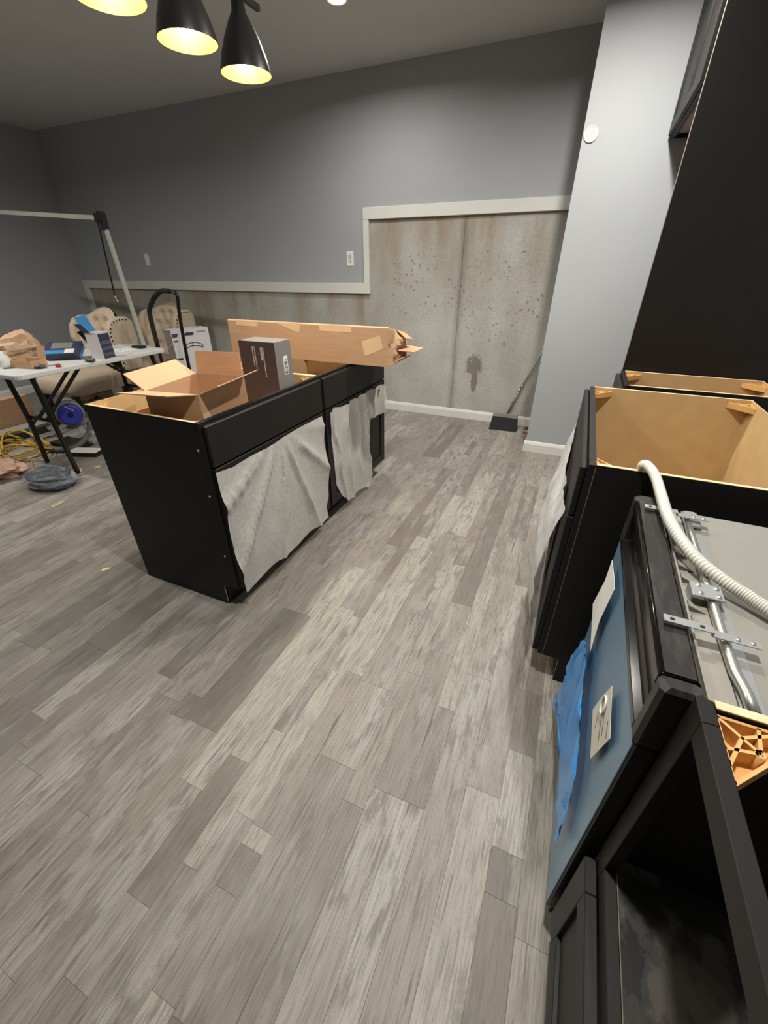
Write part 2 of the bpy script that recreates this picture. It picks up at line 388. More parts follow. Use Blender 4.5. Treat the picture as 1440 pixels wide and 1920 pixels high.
# ------------------------------------------------------------------ room shell
XL, XR, YF, YN = -6.2, 0.92, 4.145, -2.6
rnd = random.Random(5)
fl = struct(MB().box(XL, XR, YN, YF+0.1, -0.06, -0.008).build('floor', M('plank_underlay', srgb(70, 66, 62), 0.9)))
cols = [-1.9, -1.775, -1.70, -1.625, -1.495, -1.42, -1.36, -1.224, -1.147, -1.042, -0.983, -0.838, -0.751, -0.672, -0.62, -0.556,
        -0.487, -0.355, -0.286, -0.192, -0.125, -0.03, 0.07, 0.152, 0.24, 0.33, 0.45, 0.52, 0.65, 0.78, XR]
wp = [0.075, 0.13, 0.075, 0.06, 0.11, 0.075, 0.15, 0.075]; x = cols[0]; left = []
i = 0
while x > XL:
    x -= wp[i % 8]*(1.0 if x > -3 else 1.35); i += 1; left.append(max(x, XL))
cols = left[::-1]+cols
fixed = {  # column index by left edge: list of (y0, y1, tone)
    -1.224: [(0.60, 1.05, 0.05)], -1.042: [(0.496, 0.585, 0.1)], -0.751: [(0.1, 0.469, 0.12), (0.469, 1.2, 0.85)],
    -0.672: [(0.596, 0.86, 0.12), (0.2, 0.596, 0.9)], -0.556: [(0.344, 0.9, 0.5), (0.2, 0.295, 0.1), (0.295, 0.344, 0.95)],
    -0.487: [(0.0, 0.585, 0.35), (0.585, 0.885, 0.7)], -0.192: [(0.569, 0.9, 0.2), (0.9, 1.7, 0.85)], -0.286: [(-0.3, 0.567, 0.75)],
    -0.355: [(-0.4, 0.5, 0.35)], -0.125: [(-0.3, 1.075, 0.6)], 0.07: [(0.459, 0.563, 0.1), (0.563, 0.846, 0.95), (0.846, 1.087, 0.2)],
    -0.62: [(0.35, 1.3, 0.9)],
}
planks = []
for a, b_ in zip(cols[:-1], cols[1:]):
    fx = sorted(fixed.get(round(a, 3), [])); y = YN-rnd.random()*0.8; segs = []
    while y < YF:
        nxt = next((s for s in fx if s[0] > y-0.001), None)
        if nxt and abs(nxt[0]-y) < 0.01: segs.append(nxt); y = nxt[1]; continue
        L = rnd.choice((0.35, 0.6, 0.9, 1.1, 1.2))*rnd.uniform(0.8, 1.05)
        e = y+L
        if nxt and e > nxt[0]-0.12: e = nxt[0]
        segs.append((y, e, rnd.choice((0.12, 0.35, 0.5, 0.55, 0.6, 0.65, 0.7, 0.92)))); y = e
    for y0, y1, tn in segs:
        y0 = max(y0, YN); y1 = min(y1, YF)
        if y1-y0 < 0.02: continue
        planks.append((a, b_, y0, y1, tn, rnd.random(), rnd.random()))
def plank_score(p):
    best = 0
    for yy in (p[2], (p[2]+p[3])/2, p[3]):
        if (yy*FWD.y+((p[0]+p[1])/2)*FWD.x-CAM_H*FWD.z) < 0.1: continue
        u, v, t = project(((p[0]+p[1])/2, yy, 0))
        if -60 < u < 1500 and -60 < v < 2000: best = max(best, (p[1]-p[0])*(p[3]-p[2])/t**2)
    return best
planks.sort(key=plank_score, reverse=True)
def plank_mesh(ps, name):
    vs, fs, tn = [], [], []
    g, c = 0.00012, 0.0005
    for x0, x1, y0, y1, t0, r1, r2 in ps:
        n = len(vs)
        for i_, z in ((g, -0.008), (g, -c), (g+c, 0.0)):
            vs += [(x0+i_, y0+i_, z), (x1-i_, y0+i_, z), (x1-i_, y1-i_, z), (x0+i_, y1-i_, z)]
        for k in (0, 4):
            for q in range(4): r = (q+1) % 4; fs.append((n+k+q, n+k+r, n+k+4+r, n+k+4+q))
        fs.append((n+8, n+9, n+10, n+11)); tn += [(t0, r1, r2)]*12
    me = bpy.data.meshes.new(name); me.from_pydata(vs, [], fs)
    at_ = me.attributes.new('tone', 'FLOAT_VECTOR', 'POINT'); at_.data.foreach_set('vector', [c_ for v in tn for c_ in v])
    me.materials.append(FLOOR)
    o = bpy.data.objects.new(name, me); COL.objects.link(o); o.parent = fl
    return o
for p in planks[:300]: plank_mesh([p], 'plank')
o = plank_mesh(planks[300:], 'plank_field'); o['kind'] = 'stuff'

struct(MB().box(XL, XR, YN, YF+0.1, CEIL, CEIL+0.05).build('ceiling', CEILM))
struct(MB().box(XL-0.05, XL, YN, YF+0.1, 0, CEIL).build('wall_left', WALL))
struct(MB().box(XR, XR+0.05, YN, YF+0.1, 0, CEIL).build('wall_right', WALL))
struct(MB().box(XL, XR, YN-0.05, YN, 0, CEIL).build('wall_near', WALL))
# concrete foundation in two pours with a recessed joint, painted stud wall above a stepped line
JX = -1.06
mb = MB().box(XL, JX-0.0012, YF, YF+0.1, 0, 1.85).box(JX+0.0012, XR, YF, YF+0.1, 0, 1.85).box(JX-0.0012, JX+0.0012, YF+0.012, YF+0.1, 0, 1.85)
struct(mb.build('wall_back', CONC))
SX, T1, T2 = -2.0146, 1.2169, 1.8156
poly = [(XL, T1-0.05), (SX+0.02, T1-0.05), (SX+0.02, T2-0.05), (XR, T2-0.05), (XR, CEIL), (XL, CEIL)]
struct(MB().rings([[(x, YF-0.012, z) for x, z in poly], [(x, YF+0.001, z) for x, z in poly]]).build('wall_back_upper', WALL))
TY0, TY1 = YF-0.030, YF-0.012
struct(MB().cbox(XL+0.09, SX+0.058, TY0, TY1+0.011, T1-0.09, T1).build('trim_1', WHITE_TRIM))
struct(MB().cbox(SX, SX+0.058, TY0, TY1+0.011, T1+0.0005, T2-0.0905).build('trim_2', WHITE_TRIM))
struct(MB().cbox(SX, XR, TY0, TY1+0.011, T2-0.09, T2).build('trim_3', WHITE_TRIM))
struct(MB().cbox(XL, XL+0.0895, TY0, TY1+0.011, 0.0, T1).build('trim_4', WHITE_TRIM))
def baseboard(name, p0, p1, nrm):
    """extruded base profile along p0->p1, proud along nrm"""
    pr = [(0, 0), (0.014, 0), (0.014, 0.066), (0.010, 0.078), (0.006, 0.088), (0, 0.0905)]
    n = Vector(nrm)
    rs = [[Vector(p)+n*u+Vector((0, 0, z)) for u, z in pr] for p in (p0, p1)]
    return struct(MB().rings(rs).build(name, WHITE_TRIM))
baseboard('baseboard_back', (XL+0.09, YF, 0), (XR, YF, 0), (0, -1, 0))
baseboard('baseboard_left', (XL, YN, 0), (XL, TY0, 0), (1, 0, 0))
# stub wall that boxes in the fridge
CX, CY = -0.215, 3.485
struct(MB().box(CX, XR, CY, CY+0.115, 0, CEIL).build('wall_stub', WALL))
baseboard('baseboard_stub', (CX-0.014, CY, 0), (XR, CY, 0), (0, -1, 0))
baseboard('baseboard_stub_end', (CX, CY, 0), (CX, CY+0.115, 0), (-1, 0, 0))

# ------------------------------------------------------------------ base cabinets
H = 0.876
def shaker(mb_, fx, u0, u1, y0, y1, z0, z1, fr=0.057):
    """shaker slab between depths u0 (outer) and u1: four rails proud of a recessed panel"""
    mb_.cbox(fx(u0), fx(u1), y0, y0+fr, z0, z1, 0.0015); mb_.cbox(fx(u0), fx(u1), y1-fr, y1, z0, z1, 0.0015)
    mb_.cbox(fx(u0), fx(u1), y0+fr, y1-fr, z0, z0+fr, 0.0015); mb_.cbox(fx(u0), fx(u1), y0+fr, y1-fr, z1-fr, z1, 0.0015)
    return mb_
def add_door(root, fx, y0, y1, z0, z1):
    d = shaker(MB(), fx, -0.020, -0.001, y0, y1, z0, z1).build('door', ESP, root)
    MB().box(fx(-0.012), fx(-0.003), y0+0.055, y1-0.055, z0+0.055, z1-0.055).build('door_panel', ESP, d)
def brace_tri(c, ax, ay, z, s=0.075, h=0.022):
    """webbed triangular corner brace with its right angle at c"""
    mb_ = MB(); P = lambda u, v: (c[0]+ax*u, c[1]+ay*v)
    def rib(a, b, w_=0.004): mb_.obox((*P(*a), z-h/2), (*P(*b), z-h/2), w_, h)
    rib((0, 0), (s, 0)); rib((0, 0), (0, s)); rib((s, 0), (0, s)); rib((0, 0), (s*0.42, s*0.42)); rib((s*0.5, 0), (s*0.42, s*0.42)); rib((0, s*0.5), (s*0.42, s*0.42))
    rib((s*0.25, s*0.25), (s*0.75, 0)); rib((s*0.25, s*0.25), (0, s*0.75))
    mb_.add([(*P(0, 0), z-h), (*P(s, 0), z-h), (*P(0, s), z-h), (*P(0, 0), z-h+0.003), (*P(s, 0), z-h+0.003), (*P(0, s), z-h+0.003)],
            [(0, 1, 2), (3, 4, 5), (0, 1, 4, 3), (1, 2, 5, 4), (2, 0, 3, 5)])
    mb_.lathe([(0.006, -h), (0.006, 0), (0.003, 0), (0.003, -h)], (*P(s*0.42, s*0.42), z), 10)
    return mb_
def base_cabinet(name, label, xf, s, y0, y1, depth=0.60, drawer_box=False, group=None, fronts=True, screws=False, split=None):
    root = thing(name, label, 'cabinet', ((xf-s*depth/2), (y0+y1)/2, 0), 0, group)
    fx = lambda u: xf-s*u
    for yy, sg in ((y0, 1), (y1, -1)):
        pan = MB().box(fx(0.0195), fx(depth), yy+sg*0.0012, yy+sg*0.0115, 0.1145, H).box(fx(0.076), fx(depth), yy+sg*0.0012, yy+sg*0.0115, 0, 0.1145).build('side_panel', MDF, root)
        pan['label'] = 'golden fibreboard side panel with pale top edge'
        sk = MB().box(fx(0.019), fx(depth), yy, yy+sg*0.0012, 0.1145, H).box(fx(0.076), fx(depth), yy, yy+sg*0.0012, 0, 0.1145).build('veneer', ESP, pan)
        MB().box(fx(0.0195), fx(depth), yy, yy+sg*0.0116, H, H+0.0012).build('top_edge', PLY, pan)
        if screws and sg == 1:
            for k, zz in enumerate((0.77, 0.58, 0.29)):
                MB().lathe([(0.0, 0.0015), (0.004, 0.001), (0.004, 0)], (0, 0, 0), 8)
                mbq = MB(); mbq.tube([(fx(0.030), yy-0.0015, zz), (fx(0.030), yy+0.0005, zz)], 0.0042, 8); mbq.build('screw_cover', PLATE, root)
            MB().box(fx(0.0795), fx(0.076), yy-0.0006, yy+0.012, 0.001, 0.105).build('raw_toe_edge', PLY, root)
    MB().box(fx(depth), fx(depth-0.006), y0+0.0117, y1-0.0117, 0.0, H).build('back_panel', MDF, root)
    MB().box(fx(depth+0.0015), fx(depth), y0, y1, 0.0, H).build('back_veneer', ESP, root)
    MB().box(fx(0.02), fx(depth-0.0065), y0+0.012, y1-0.012, 0.1145, 0.127).build('bottom_panel', MDF, root)
    MB().box(fx(0.076), fx(0.090), y0+0.012, y1-0.012, 0.0, 0.114).build('toe_kick', ESP, root)
    st = 0.038
    ff = MB().cbox(xf, fx(0.019), y0, y0+st, 0.1145, H, 0.001).cbox(xf, fx(0.019), y1-st, y1, 0.1145, H, 0.001)
    ff.box(xf, fx(0.019), y0+st, y1-st, H-0.035, H).box(xf, fx(0.019), y0+st, y1-st, 0.1145, 0.15).box(xf, fx(0.019), y0+st, y1-st, 0.685, 0.72)
    ff.build('face_frame', ESP, root)
    if fronts:
        dr = MB().cbox(fx(-0.020), fx(-0.001), y0+0.010, y1-0.010, 0.703, H-0.012, 0.004).build('drawer_front', ESP, root)
        ym = (y0+y1)/2
        add_door(root, fx, y0+0.010, ym-0.0015, 0.118, 0.697); add_door(root, fx, ym+0.0015, y1-0.010, 0.118, 0.697)
        if drawer_box:
            b = MB(); xa, xb = fx(0.025), fx(0.50)
            b.box(xa, xb, y0+0.05, y0+0.062, 0.725, 0.825).box(xa, xb, y1-0.062, y1-0.05, 0.725, 0.825)
            b.box(fx(0.49), xb, y0+0.062, y1-0.062, 0.725, 0.825).box(xa, fx(0.035), y0+0.062, y1-0.062, 0.725, 0.825).box(xa, xb, y0+0.062, y1-0.062, 0.725, 0.735)
            b.build('drawer_box', M('drawer_plywood_'+name, srgb(196, 150, 104), 0.55, var=0.15, stretch=(1, 6, 6)), dr)
    zb = H-0.012
    for u, ax in ((0.0195, -s), (depth-0.0065, s)):
        for yy, ay in ((y0+0.012, 1), (y1-0.012, -1)):
            brace_tri((fx(u), yy), ax, ay, zb).build('corner_brace', BRACE, root)
    return root, fx
IX1, IY0, IYS, IY1 = -1.1532, 1.0073, 1.8065, 2.602
isl1, fx1 = base_cabinet('island_cabinet', 'black island base cabinet with an open carton standing in its open top', IX1, 1, IY0, IYS, drawer_box=True, screws=True)
isl2, fx2 = base_cabinet('island_cabinet', 'black island base cabinet with the long cardboard box lying across it', IX1, 1, IYS+0.001, IY1, drawer_box=False)
sink, fx3 = base_cabinet('base_cabinet', 'black base cabinet with golden open inside beside the dishwasher', 0.103, -1, 1.1758, 2.1238, 0.607, screws=False)
MB().box(0.1203, 0.1222, 1.1750, 1.1757, 0.118, 0.87).build('raw_frame_edge', RAWW, sink)
small, fx4 = base_cabinet('base_cabinet', 'narrow black base cabinet tight against the tall dark panel', 0.250, -1, 2.205, 2.550, 0.61)

# near cabinet with an open appliance bay above a shaker drawer
nb = thing('appliance_base_cabinet', 'black base cabinet with empty appliance bay and dusty shelf', 'cabinet', (0.53, 0.05, 0))
NY0, NY1, NX = -0.32, 0.456, 0.230
for yy, sg in ((NY1, -1), (NY0, 1)):
    pan = MB().box(NX+0.0195, NX+0.60, yy+sg*0.0115, yy+sg*0.0012, 0.1145, H).box(NX+0.076, NX+0.60, yy+sg*0.0115, yy+sg*0.0012, 0, 0.1145).build('side_panel', ESP_IN, nb)
    MB().box(NX+0.0195, NX+0.60, yy+sg*0.0125, yy+sg*0.0002, H, H+0.002).build('top_edge', PLY, pan)
MB().box(NX+0.594, NX+0.60, NY0+0.012, NY1-0.012, 0, H).build('back_panel', ESP_IN, nb)
MB().box(NX+0.076, NX+0.09, NY0+0.012, NY1-0.012, 0, 0.114).build('toe_kick', ESP, nb)
ff = MB().cbox(NX, NX+0.019, NY1-0.038, NY1, 0.1145, H, 0.001).cbox(NX, NX+0.019, NY0, NY0+0.038, 0.1145, H, 0.001)
ff.cbox(NX, NX+0.019, NY0+0.038, NY1-0.038, H-0.036, H, 0.0012).cbox(NX, NX+0.019, NY0+0.038, NY1-0.038, 0.412, 0.450, 0.001).box(NX, NX+0.019, NY0+0.038, NY1-0.038, 0.1145, 0.15)
ff.build('face_frame', ESP, nb)
MB().box(NX+0.0195, NX+0.593, NY0+0.012, NY1-0.012, 0.434, 0.449).build('shelf', DUSTY, nb)
MB().box(NX+0.0192, NX+0.0206, NY0+0.038, NY1-0.038, 0.4492, 0.4502).build('shelf_edge', M('worn_shelf_edge', srgb(120, 106, 86), 0.7), nb)
d = shaker(MB(), lambda u: NX+u, -0.021, -0.001, NY0+0.01, NY1-0.010, 0.118, 0.408).build('drawer_front', ESP, nb)
MB().box(NX-0.012, NX-0.003, NY0+0.06, NY1-0.06, 0.17, 0.355).build('drawer_panel', ESP, d)
brace_tri((NX+0.0205, NY1-0.0165), 1, -1, H-0.006, 0.085, 0.024).build('corner_brace', BRACE, nb)

# tall fridge panel and the cabinet over the fridge
tp = thing('fridge_side_panel', 'tall black panel standing behind the right-hand base cabinets', 'panel', (0.57, 2.57, 0))
MB().box(0.2575, 0.90, 2.563, 2.581, 0, 2.62).build('panel', ESP, tp)
MB().box(0.2555, 0.2574, 2.563, 2.581, 0, 2.62).build('edge_band', M('pale_edge_band', srgb(150, 140, 126), 0.5), tp)
oc = thing('over_fridge_cabinet', 'dark wall cabinet mounted high over the fridge gap', 'cabinet', (0.57, 3.03, 1.97))
OX, OY0, OY1, OZ0, OZ1 = 0.262, 2.583, 3.478, 1.97, 2.60
b = MB().box(OX+0.02, 0.90, OY0, OY0+0.012, OZ0, OZ1).box(OX+0.02, 0.90, OY1-0.012, OY1, OZ0, OZ1).box(OX+0.02, 0.90, OY0+0.012, OY1-0.012, OZ1-0.012, OZ1).box(0.89, 0.90, OY0+0.012, OY1-0.012, OZ0+0.03, OZ1-0.012)
b.build('body', ESP, oc)
MB().box(OX+0.02, 0.889, OY0+0.012, OY1-0.012, OZ0+0.02, OZ0+0.03).build('underside', M('pinkish_underside', srgb(176, 148, 130), 0.6), oc)
ff = MB()
for z0, z1 in ((OZ0, OZ0+0.04), (OZ1-0.04, OZ1)): ff.cbox(OX, OX+0.0195, OY0, OY1, z0, z1, 0.001)
for y0, y1 in ((OY0, OY0+0.038), (OY1-0.038, OY1)): ff.box(OX, OX+0.0195, y0, y1, OZ0+0.04, OZ1-0.04)
ff.build('face_frame', ESP, oc)
ym = (OY0+OY1)/2
for y0, y1 in ((OY0+0.012, ym-0.002), (ym+0.002, OY1-0.012)):
    d = shaker(MB(), lambda u: OX+u, -0.020, -0.001, y0, y1, OZ0+0.012, OZ1-0.012).build('door', ESP, oc)
    MB().box(OX-0.012, OX-0.003, y0+0.055, y1-0.055, OZ0+0.067, OZ1-0.067).build('door_panel', ESP, d)

# ------------------------------------------------------------------ dishwasher (local: x depth from the door face, y along the run)
dw = thing('dishwasher', 'dishwasher with blue film on its door and exposed grey top', 'dishwasher', (0.197, 0.460, 0), math.radians(-1.2))
L = lambda: LMB(dw)
DWW = 0.595
door = L().cbox(0.004, 0.052, 0.002, DWW-0.002, 0.09, 0.735, 0.003).build('door', BLACKP)
skin = L().cbox(0.0015, 0.0039, 0.004, DWW-0.004, 0.092, 0.733, 0.001).build('filmed_skin', BLUESTEEL, door)
skin['label'] = 'steel door skin under blue protective film'
# control panel: profile with a pocket grip, extruded along y
prof = [(0.0, 0.737), (0.0, 0.75), (0.012, 0.757), (0.016, 0.775), (0.016, 0.812), (0.004, 0.832), (0.0, 0.842), (0.0, 0.858), (0.004, 0.864), (0.046, 0.866), (0.050, 0.862), (0.052, 0.737)]
mbp = L(); mbp.rings([[(u, yy, z) for u, z in prof] for yy in (0.03, DWW-0.03)]); cp = mbp.build('control_panel', BLACKG, bevel=0.001)
for y0, y1 in ((0.0, 0.0298), (DWW-0.0298, DWW)): L().cbox(-0.001, 0.0525, y0, y1, 0.736, 0.8665, 0.006).build('end_cap', SCUFF, dw)
L().box(0.006, 0.0435, 0.031, DWW-0.031, 0.8662, 0.8674).build('scuffed_top', SCUFF, cp)
L().tube([(0.0035, 0.031, 0.8645), (0.0035, DWW-0.031, 0.8645)], 0.0018, 6).build('bright_edge', BLACKG, cp)
L().box(0.056, 0.60, 0.012, DWW-0.012, 0.10, 0.842).build('tub', M('dark_tub', srgb(58, 58, 56), 0.6), dw)
L().box(0.02, 0.6, 0.02, DWW-0.02, 0.015, 0.085).build('base', BLACKP, dw)
for yy in (0.05, DWW-0.05):
    for u in (0.08, 0.55):
        mbq = L(); mbq.lathe([(0.016, 0.0), (0.016, 0.006), (0.006, 0.008), (0.006, 0.016)], (u, yy, 0), 12, True); mbq.build('levelling_foot', GREYP, dw)
L().box(0.056, 0.094, 0.012, DWW-0.02, 0.8425, 0.848).build('seal_ledge', LEDGE, dw)
L().box(0.056, 0.0595, 0.012, DWW-0.02, 0.8481, 0.857).build('ledge_lip', LEDGE, dw)
for yy in (0.165, 0.205, 0.285, 0.325, 0.37, 0.42):
    mbq = L(); z0, z1 = 0.8482, 0.8535
    pl = [(0.0605, yy), (0.0605, yy+0.017), (0.088, yy+0.002)]
    mbq.rings([[(u, v, z0) for u, v in pl], [(u, v, zz) for (u, v), zz in zip(pl, (z1+0.006, z1+0.006, z0+0.0006))]]); mbq.build('wedge_rib', LEDGE, dw)
L().box(0.096, 0.125, 0.014, DWW-0.022, 0.8425, 0.8475).build('frame_strip', STEEL, dw)
pts = [(0.101, 0.53, 0.856), (0.099, 0.45, 0.857), (0.098, 0.30, 0.857), (0.097, 0.15, 0.857), (0.098, 0.08, 0.857), (0.104, 0.045, 0.857), (0.106, 0.014, 0.856)]
L().tube(pts, 0.0075, 12).build('frame_rod', CHROME, dw)
L().cbox(0.094, 0.126, 0.50, 0.565, 0.849, 0.861, 0.004).build('rod_end_cover', STEEL, dw)
L().box(0.1255, 0.597, 0.016, DWW-0.016, 0.8422, 0.8468).build('top_sheet', BITUMEN, dw)
for yy, name in ((0.135, 'mounting_bracket'), (0.515, 'mounting_bracket')):
    mbq = L()
    for (u0, u1, z0, z1) in ((0.012, 0.075, 0.876, 0.8775), (0.075, 0.0765, 0.870, 0.8775), (0.075, 0.136, 0.8695, 0.871)):
        mbq.box(u0, u1, yy-0.008, yy+0.008, z0, z1)
    br = mbq.build(name, STEEL, dw)
    for u, z in ((0.023, 0.8776), (0.062, 0.8776)):
        q = L(); q.lathe([(0.0, 0.0004), (0.0034, 0.0003), (0.0036, 0)], (u, yy, z), 12); q.build('screw_hole', BLACKR, br)
    for u, z in ((0.108, 0.871), (0.126, 0.871)):
        q = L(); q.lathe([(0.0, 0.002), (0.003, 0.0015), (0.004, 0)], (u, yy, z), 12); q.build('rivet', CHROME, br)
la = L(); la.cbox(0.066, 0.112, 0.226, 0.266, 0.866, 0.869, 0.001); la.box(0.066, 0.0685, 0.228, 0.264, 0.849, 0.867)
lat = la.build('door_latch', STEEL, dw)
for u, v in ((0.078, 0.235), (0.078, 0.257), (0.104, 0.235), (0.104, 0.257)):
    q = L(); q.lathe([(0, 0.0025), (0.0035, 0.0022), (0.005, 0)], (u, v, 0.869), 12); q.build('screw_head', CHROME, lat)
# drain hose, corrugated
hp = [at(1200, 905, z=0.80), at(1203, 876, z=0.885), at(1213, 872, z=0.897), at(1228, 892, z=0.900), at(1240, 930, z=0.897), at(1252, 968, z=0.893), at(1275, 1010, z=0.885), at(1310, 1052, z=0.878), at(1358, 1090, z=0.872), at(1400, 1117, z=0.868), at(1440, 1143, z=0.865), at(1500, 1180, z=0.863), at(1560, 1212, z=0.862)]
def catmull(P, n=10):
    P = [Vector(p) for p in P]; out = []
    for i in range(len(P)-1):
        p0, p1, p2, p3 = P[max(i-1, 0)], P[i], P[i+1], P[min(i+2, len(P)-1)]
        for k in range(n):
            t = k/n; out.append(0.5*((2*p1)+(p2-p0)*t+(2*p0-5*p1+4*p2-p3)*t*t+(3*p1-p0-3*p2+p3)*t**3))
    return out+[P[-1]]
hs = catmull(hp, 32)
MB().tube(hs, 0.0115, 12, rfun=lambda i: 0.0104+0.0016*(i % 4 < 2) if i > 80 else 0.0118).build('drain_hose', HOSEW, dw)
# papers and stretch film on the door
def sheet(px, xw, name, mat, parent, th=0.0006):
    ps = [at(u, v, x=xw) for u, v in px]
    mb_ = MB(); mb_.rings([ps, [p+Vector((-th, 0, 0)) for p in ps]]); return mb_.build(name, mat, parent)
s1 = sheet([(1148, 1050), (1152, 1084), (1152, 1106), (1124, 1165), (1107, 1222), (1110, 1170), (1112, 1132), (1135, 1088)], 0.193, 'energy_leaflet', PAPER, dw)
s2 = sheet([(1148, 1286), (1144, 1385), (1107, 1424), (1112, 1330), (1128, 1308)], 0.192, 'instruction_label', PAPERG, dw)
for a, b_ in (((1122, 1335), (1116, 1365)), ((1133, 1340), (1128, 1380)), ((1140, 1352), (1136, 1385)), ((1127, 1350), (1122, 1388))):
    p, q = at(*a, x=0.1915), at(*b_, x=0.1915); MB().obox(p, q, 0.004, 0.0004, (1, 0, 0)).build('print_line', INK, s2)
ct = at(1131, 1322, x=0.189)
ring = [ct+Vector((0, math.cos(a)*0.014, math.sin(a)*0.02)) for a in (2*math.pi*k/20 for k in range(20))]
MB().tube(ring, 0.0022, 6, closed=True).build('peeled_curl', PAPER, s2)
filmpx = [(1098, 1198), (1103, 1215), (1100, 1240), (1095, 1285), (1090, 1330), (1088, 1400), (1080, 1470), (1062, 1540), (1046, 1585), (1049, 1500), (1052, 1420), (1054, 1350), (1038, 1330), (1042, 1300), (1062, 1280), (1066, 1245), (1078, 1226)]
bm = bmesh.new(); vs = [bm.verts.new(at(u, v, x=0.188)) for u, v in filmpx]; f = bm.faces.new(vs)
bmesh.ops.triangulate(bm, faces=[f]); bmesh.ops.subdivide_edges(bm, edges=bm.edges[:], cuts=4, use_grid_fill=True)
for v in bm.verts: v.co.x += -0.010*abs(noise.noise(Vector((0, v.co.y*55, v.co.z*14))))-0.006*abs(noise.noise(v.co*40))
bm.verts.index_update(); mb_ = MB(); mb_.add([v.co.copy() for v in bm.verts], [[v.index for v in f.verts] for f in bm.faces], True); bm.free()
mb_.build('peeled_blue_film', BLUEFILM, dw)

# ------------------------------------------------------------------ wraps on cabinet doors
def wrap_sheet(px, xw, name, mat, label, amp, seed, pivot=None, cuts=5):
    bm = bmesh.new(); vs = [bm.verts.new(at(u, v, x=xw)) for u, v in px]; f = bm.faces.new(vs)
    bmesh.ops.triangulate(bm, faces=[f])
    bmesh.ops.subdivide_edges(bm, edges=bm.edges[:], cuts=3, use_grid_fill=True); bmesh.ops.subdivide_edges(bm, edges=bm.edges[:], cuts=5, use_grid_fill=True)
    for v in bm.verts:
        y, z = v.co.y, v.co.z
        if pivot:
            a = math.atan2(y-pivot[0], pivot[1]-z+0.05); k = a*6.5+seed+0.8*noise.noise(Vector((a*3, z*2, 7)))
            d_ = amp*2.2*(1-abs(math.sin(k))**0.45)*min(1, max(0, (pivot[1]-z)/0.10+0.1))
        else: d_ = amp*2.0*(1-abs(math.sin(y*24+z*3+1.5*noise.noise(Vector((y*4, z*5, seed)))))**0.5)
        d_ += amp*0.35*noise.noise(Vector((y*14, z*7, seed)))
        v.co.x += max(0.001, d_)
    bm.verts.index_update(); mb_ = MB(); mb_.add([v.co.copy() for v in bm.verts], [[v.index for v in f.verts] for f in bm.faces], True); bm.free()
    o = mb_.build(name, mat); return tag(o, label, 'wrap')
XW = IX1+0.0225
piv = at(527, 822, x=XW)
wrap_sheet([(404, 887), (435, 876), (470, 855), (512, 833), (530, 820), (560, 802), (603, 780), (606, 825), (612, 860), (616, 930), (612, 950), (615, 969), (585, 992), (557, 1023), (520, 1050), (490, 1082), (462, 1111), (450, 1080), (440, 1030), (424, 960), (414, 925)],
           XW, 'protective_wrap', NONWOVEN, 'white nonwoven sheet stapled across the island doors in fan-shaped folds', 0.014, 1.0, (piv.y, piv.z))
wrap_sheet([(615, 773), (625, 764), (640, 763), (655, 752), (685, 735), (716, 720), (723, 735), (726, 757), (717, 774), (693, 786), (679, 774), (685, 820), (693, 860), (696, 890), (693, 914), (680, 912), (653, 939), (642, 930), (631, 910), (628, 870), (627, 815), (623, 780)],
           XW, 'protective_wrap', NONWOVEN, 'torn white nonwoven strip hanging over the far island door', 0.012, 2.0)
def film_fn(u, v):
    y = 1.20+0.88*u; z = 0.70-0.57*v - 0.03*math.sin(u*5)
    bulge = 0.075*math.sin(math.pi*min(1, u*0.75+0.2))*math.sin(math.pi*min(1, v*0.9+0.06))+0.012*noise.noise(Vector((y*9, z*9, 3)))+0.006*noise.noise(Vector((y*30, z*20, 1)))
    return (0.081-max(0.002, bulge), y, z)
o = MB().grid(film_fn, 40, 30).build('plastic_film', FILM); tag(o, 'milky clear plastic film billowing off the base cabinet doors', 'film')
def film_tip(u, v):
    y = 1.95+0.13*u; z = 0.70+0.0*v
    return (0.081-0.02*v, y, z)

# ------------------------------------------------------------------ cartons on the island
def rot2(c, a, u, v): return (c[0]+u*math.cos(a)-v*math.sin(a), c[1]+u*math.sin(a)+v*math.cos(a))
oc_ = thing('open_carton', 'small brown carton with four open flaps standing in the island cabinet', 'box', (-1.37, 1.27, 0.737))
Bc = (-1.222, 1.10); ang = math.radians(10); CW, CL, CZ0, CZ1 = 0.23, 0.315, 0.7365, 0.948
A = rot2(Bc, ang, -CW, 0); C_ = rot2(Bc, ang, 0, CL); D = rot2(Bc, ang, -CW, CL)
wall_ = 0.004
def vwall(p, q, z0, z1): 
    m = MB(); m.obox((*[(p[0]), p[1]], (z0+z1)/2), (*[(q[0]), q[1]], (z0+z1)/2), wall_, z1-z0); return m
bx = vwall(A, Bc, CZ0, CZ1)
for p, q in ((Bc, C_), (C_, D), (D, A)):
    m = vwall(p, q, CZ0, CZ1); bx.add(m.v, m.f)
bx.quad((*A, CZ0), (*Bc, CZ0), (*C_, CZ0), (*D, CZ0), wall_)
bx.build('carton_body', KRAFT, oc_)
def flap(p, q, out, ln, deg, inset=0.004, skew=0.0):
    p, q = Vector((*p, CZ1)), Vector((*q, CZ1)); e = (q-p).normalized(); o3 = Vector((*out, 0)).normalized()
    v = o3*math.cos(math.radians(deg))+Vector((0, 0, 1))*math.sin(math.radians(deg))
    p2, q2 = p+e*inset, q-e*inset
    m = MB(); m.quad(p2, q2, q2+v*ln-e*0.006+e*skew, p2+v*ln+e*0.006+e*skew, 0.0035); m.build('flap', KRAFT, oc_)
ux, uy = (math.cos(ang), math.sin(ang)), (-math.sin(ang), math.cos(ang))
flap(A, Bc, (-uy[0]-0.3*ux[0], -uy[1]-0.3*ux[1]), 0.075, 6, skew=-0.045)
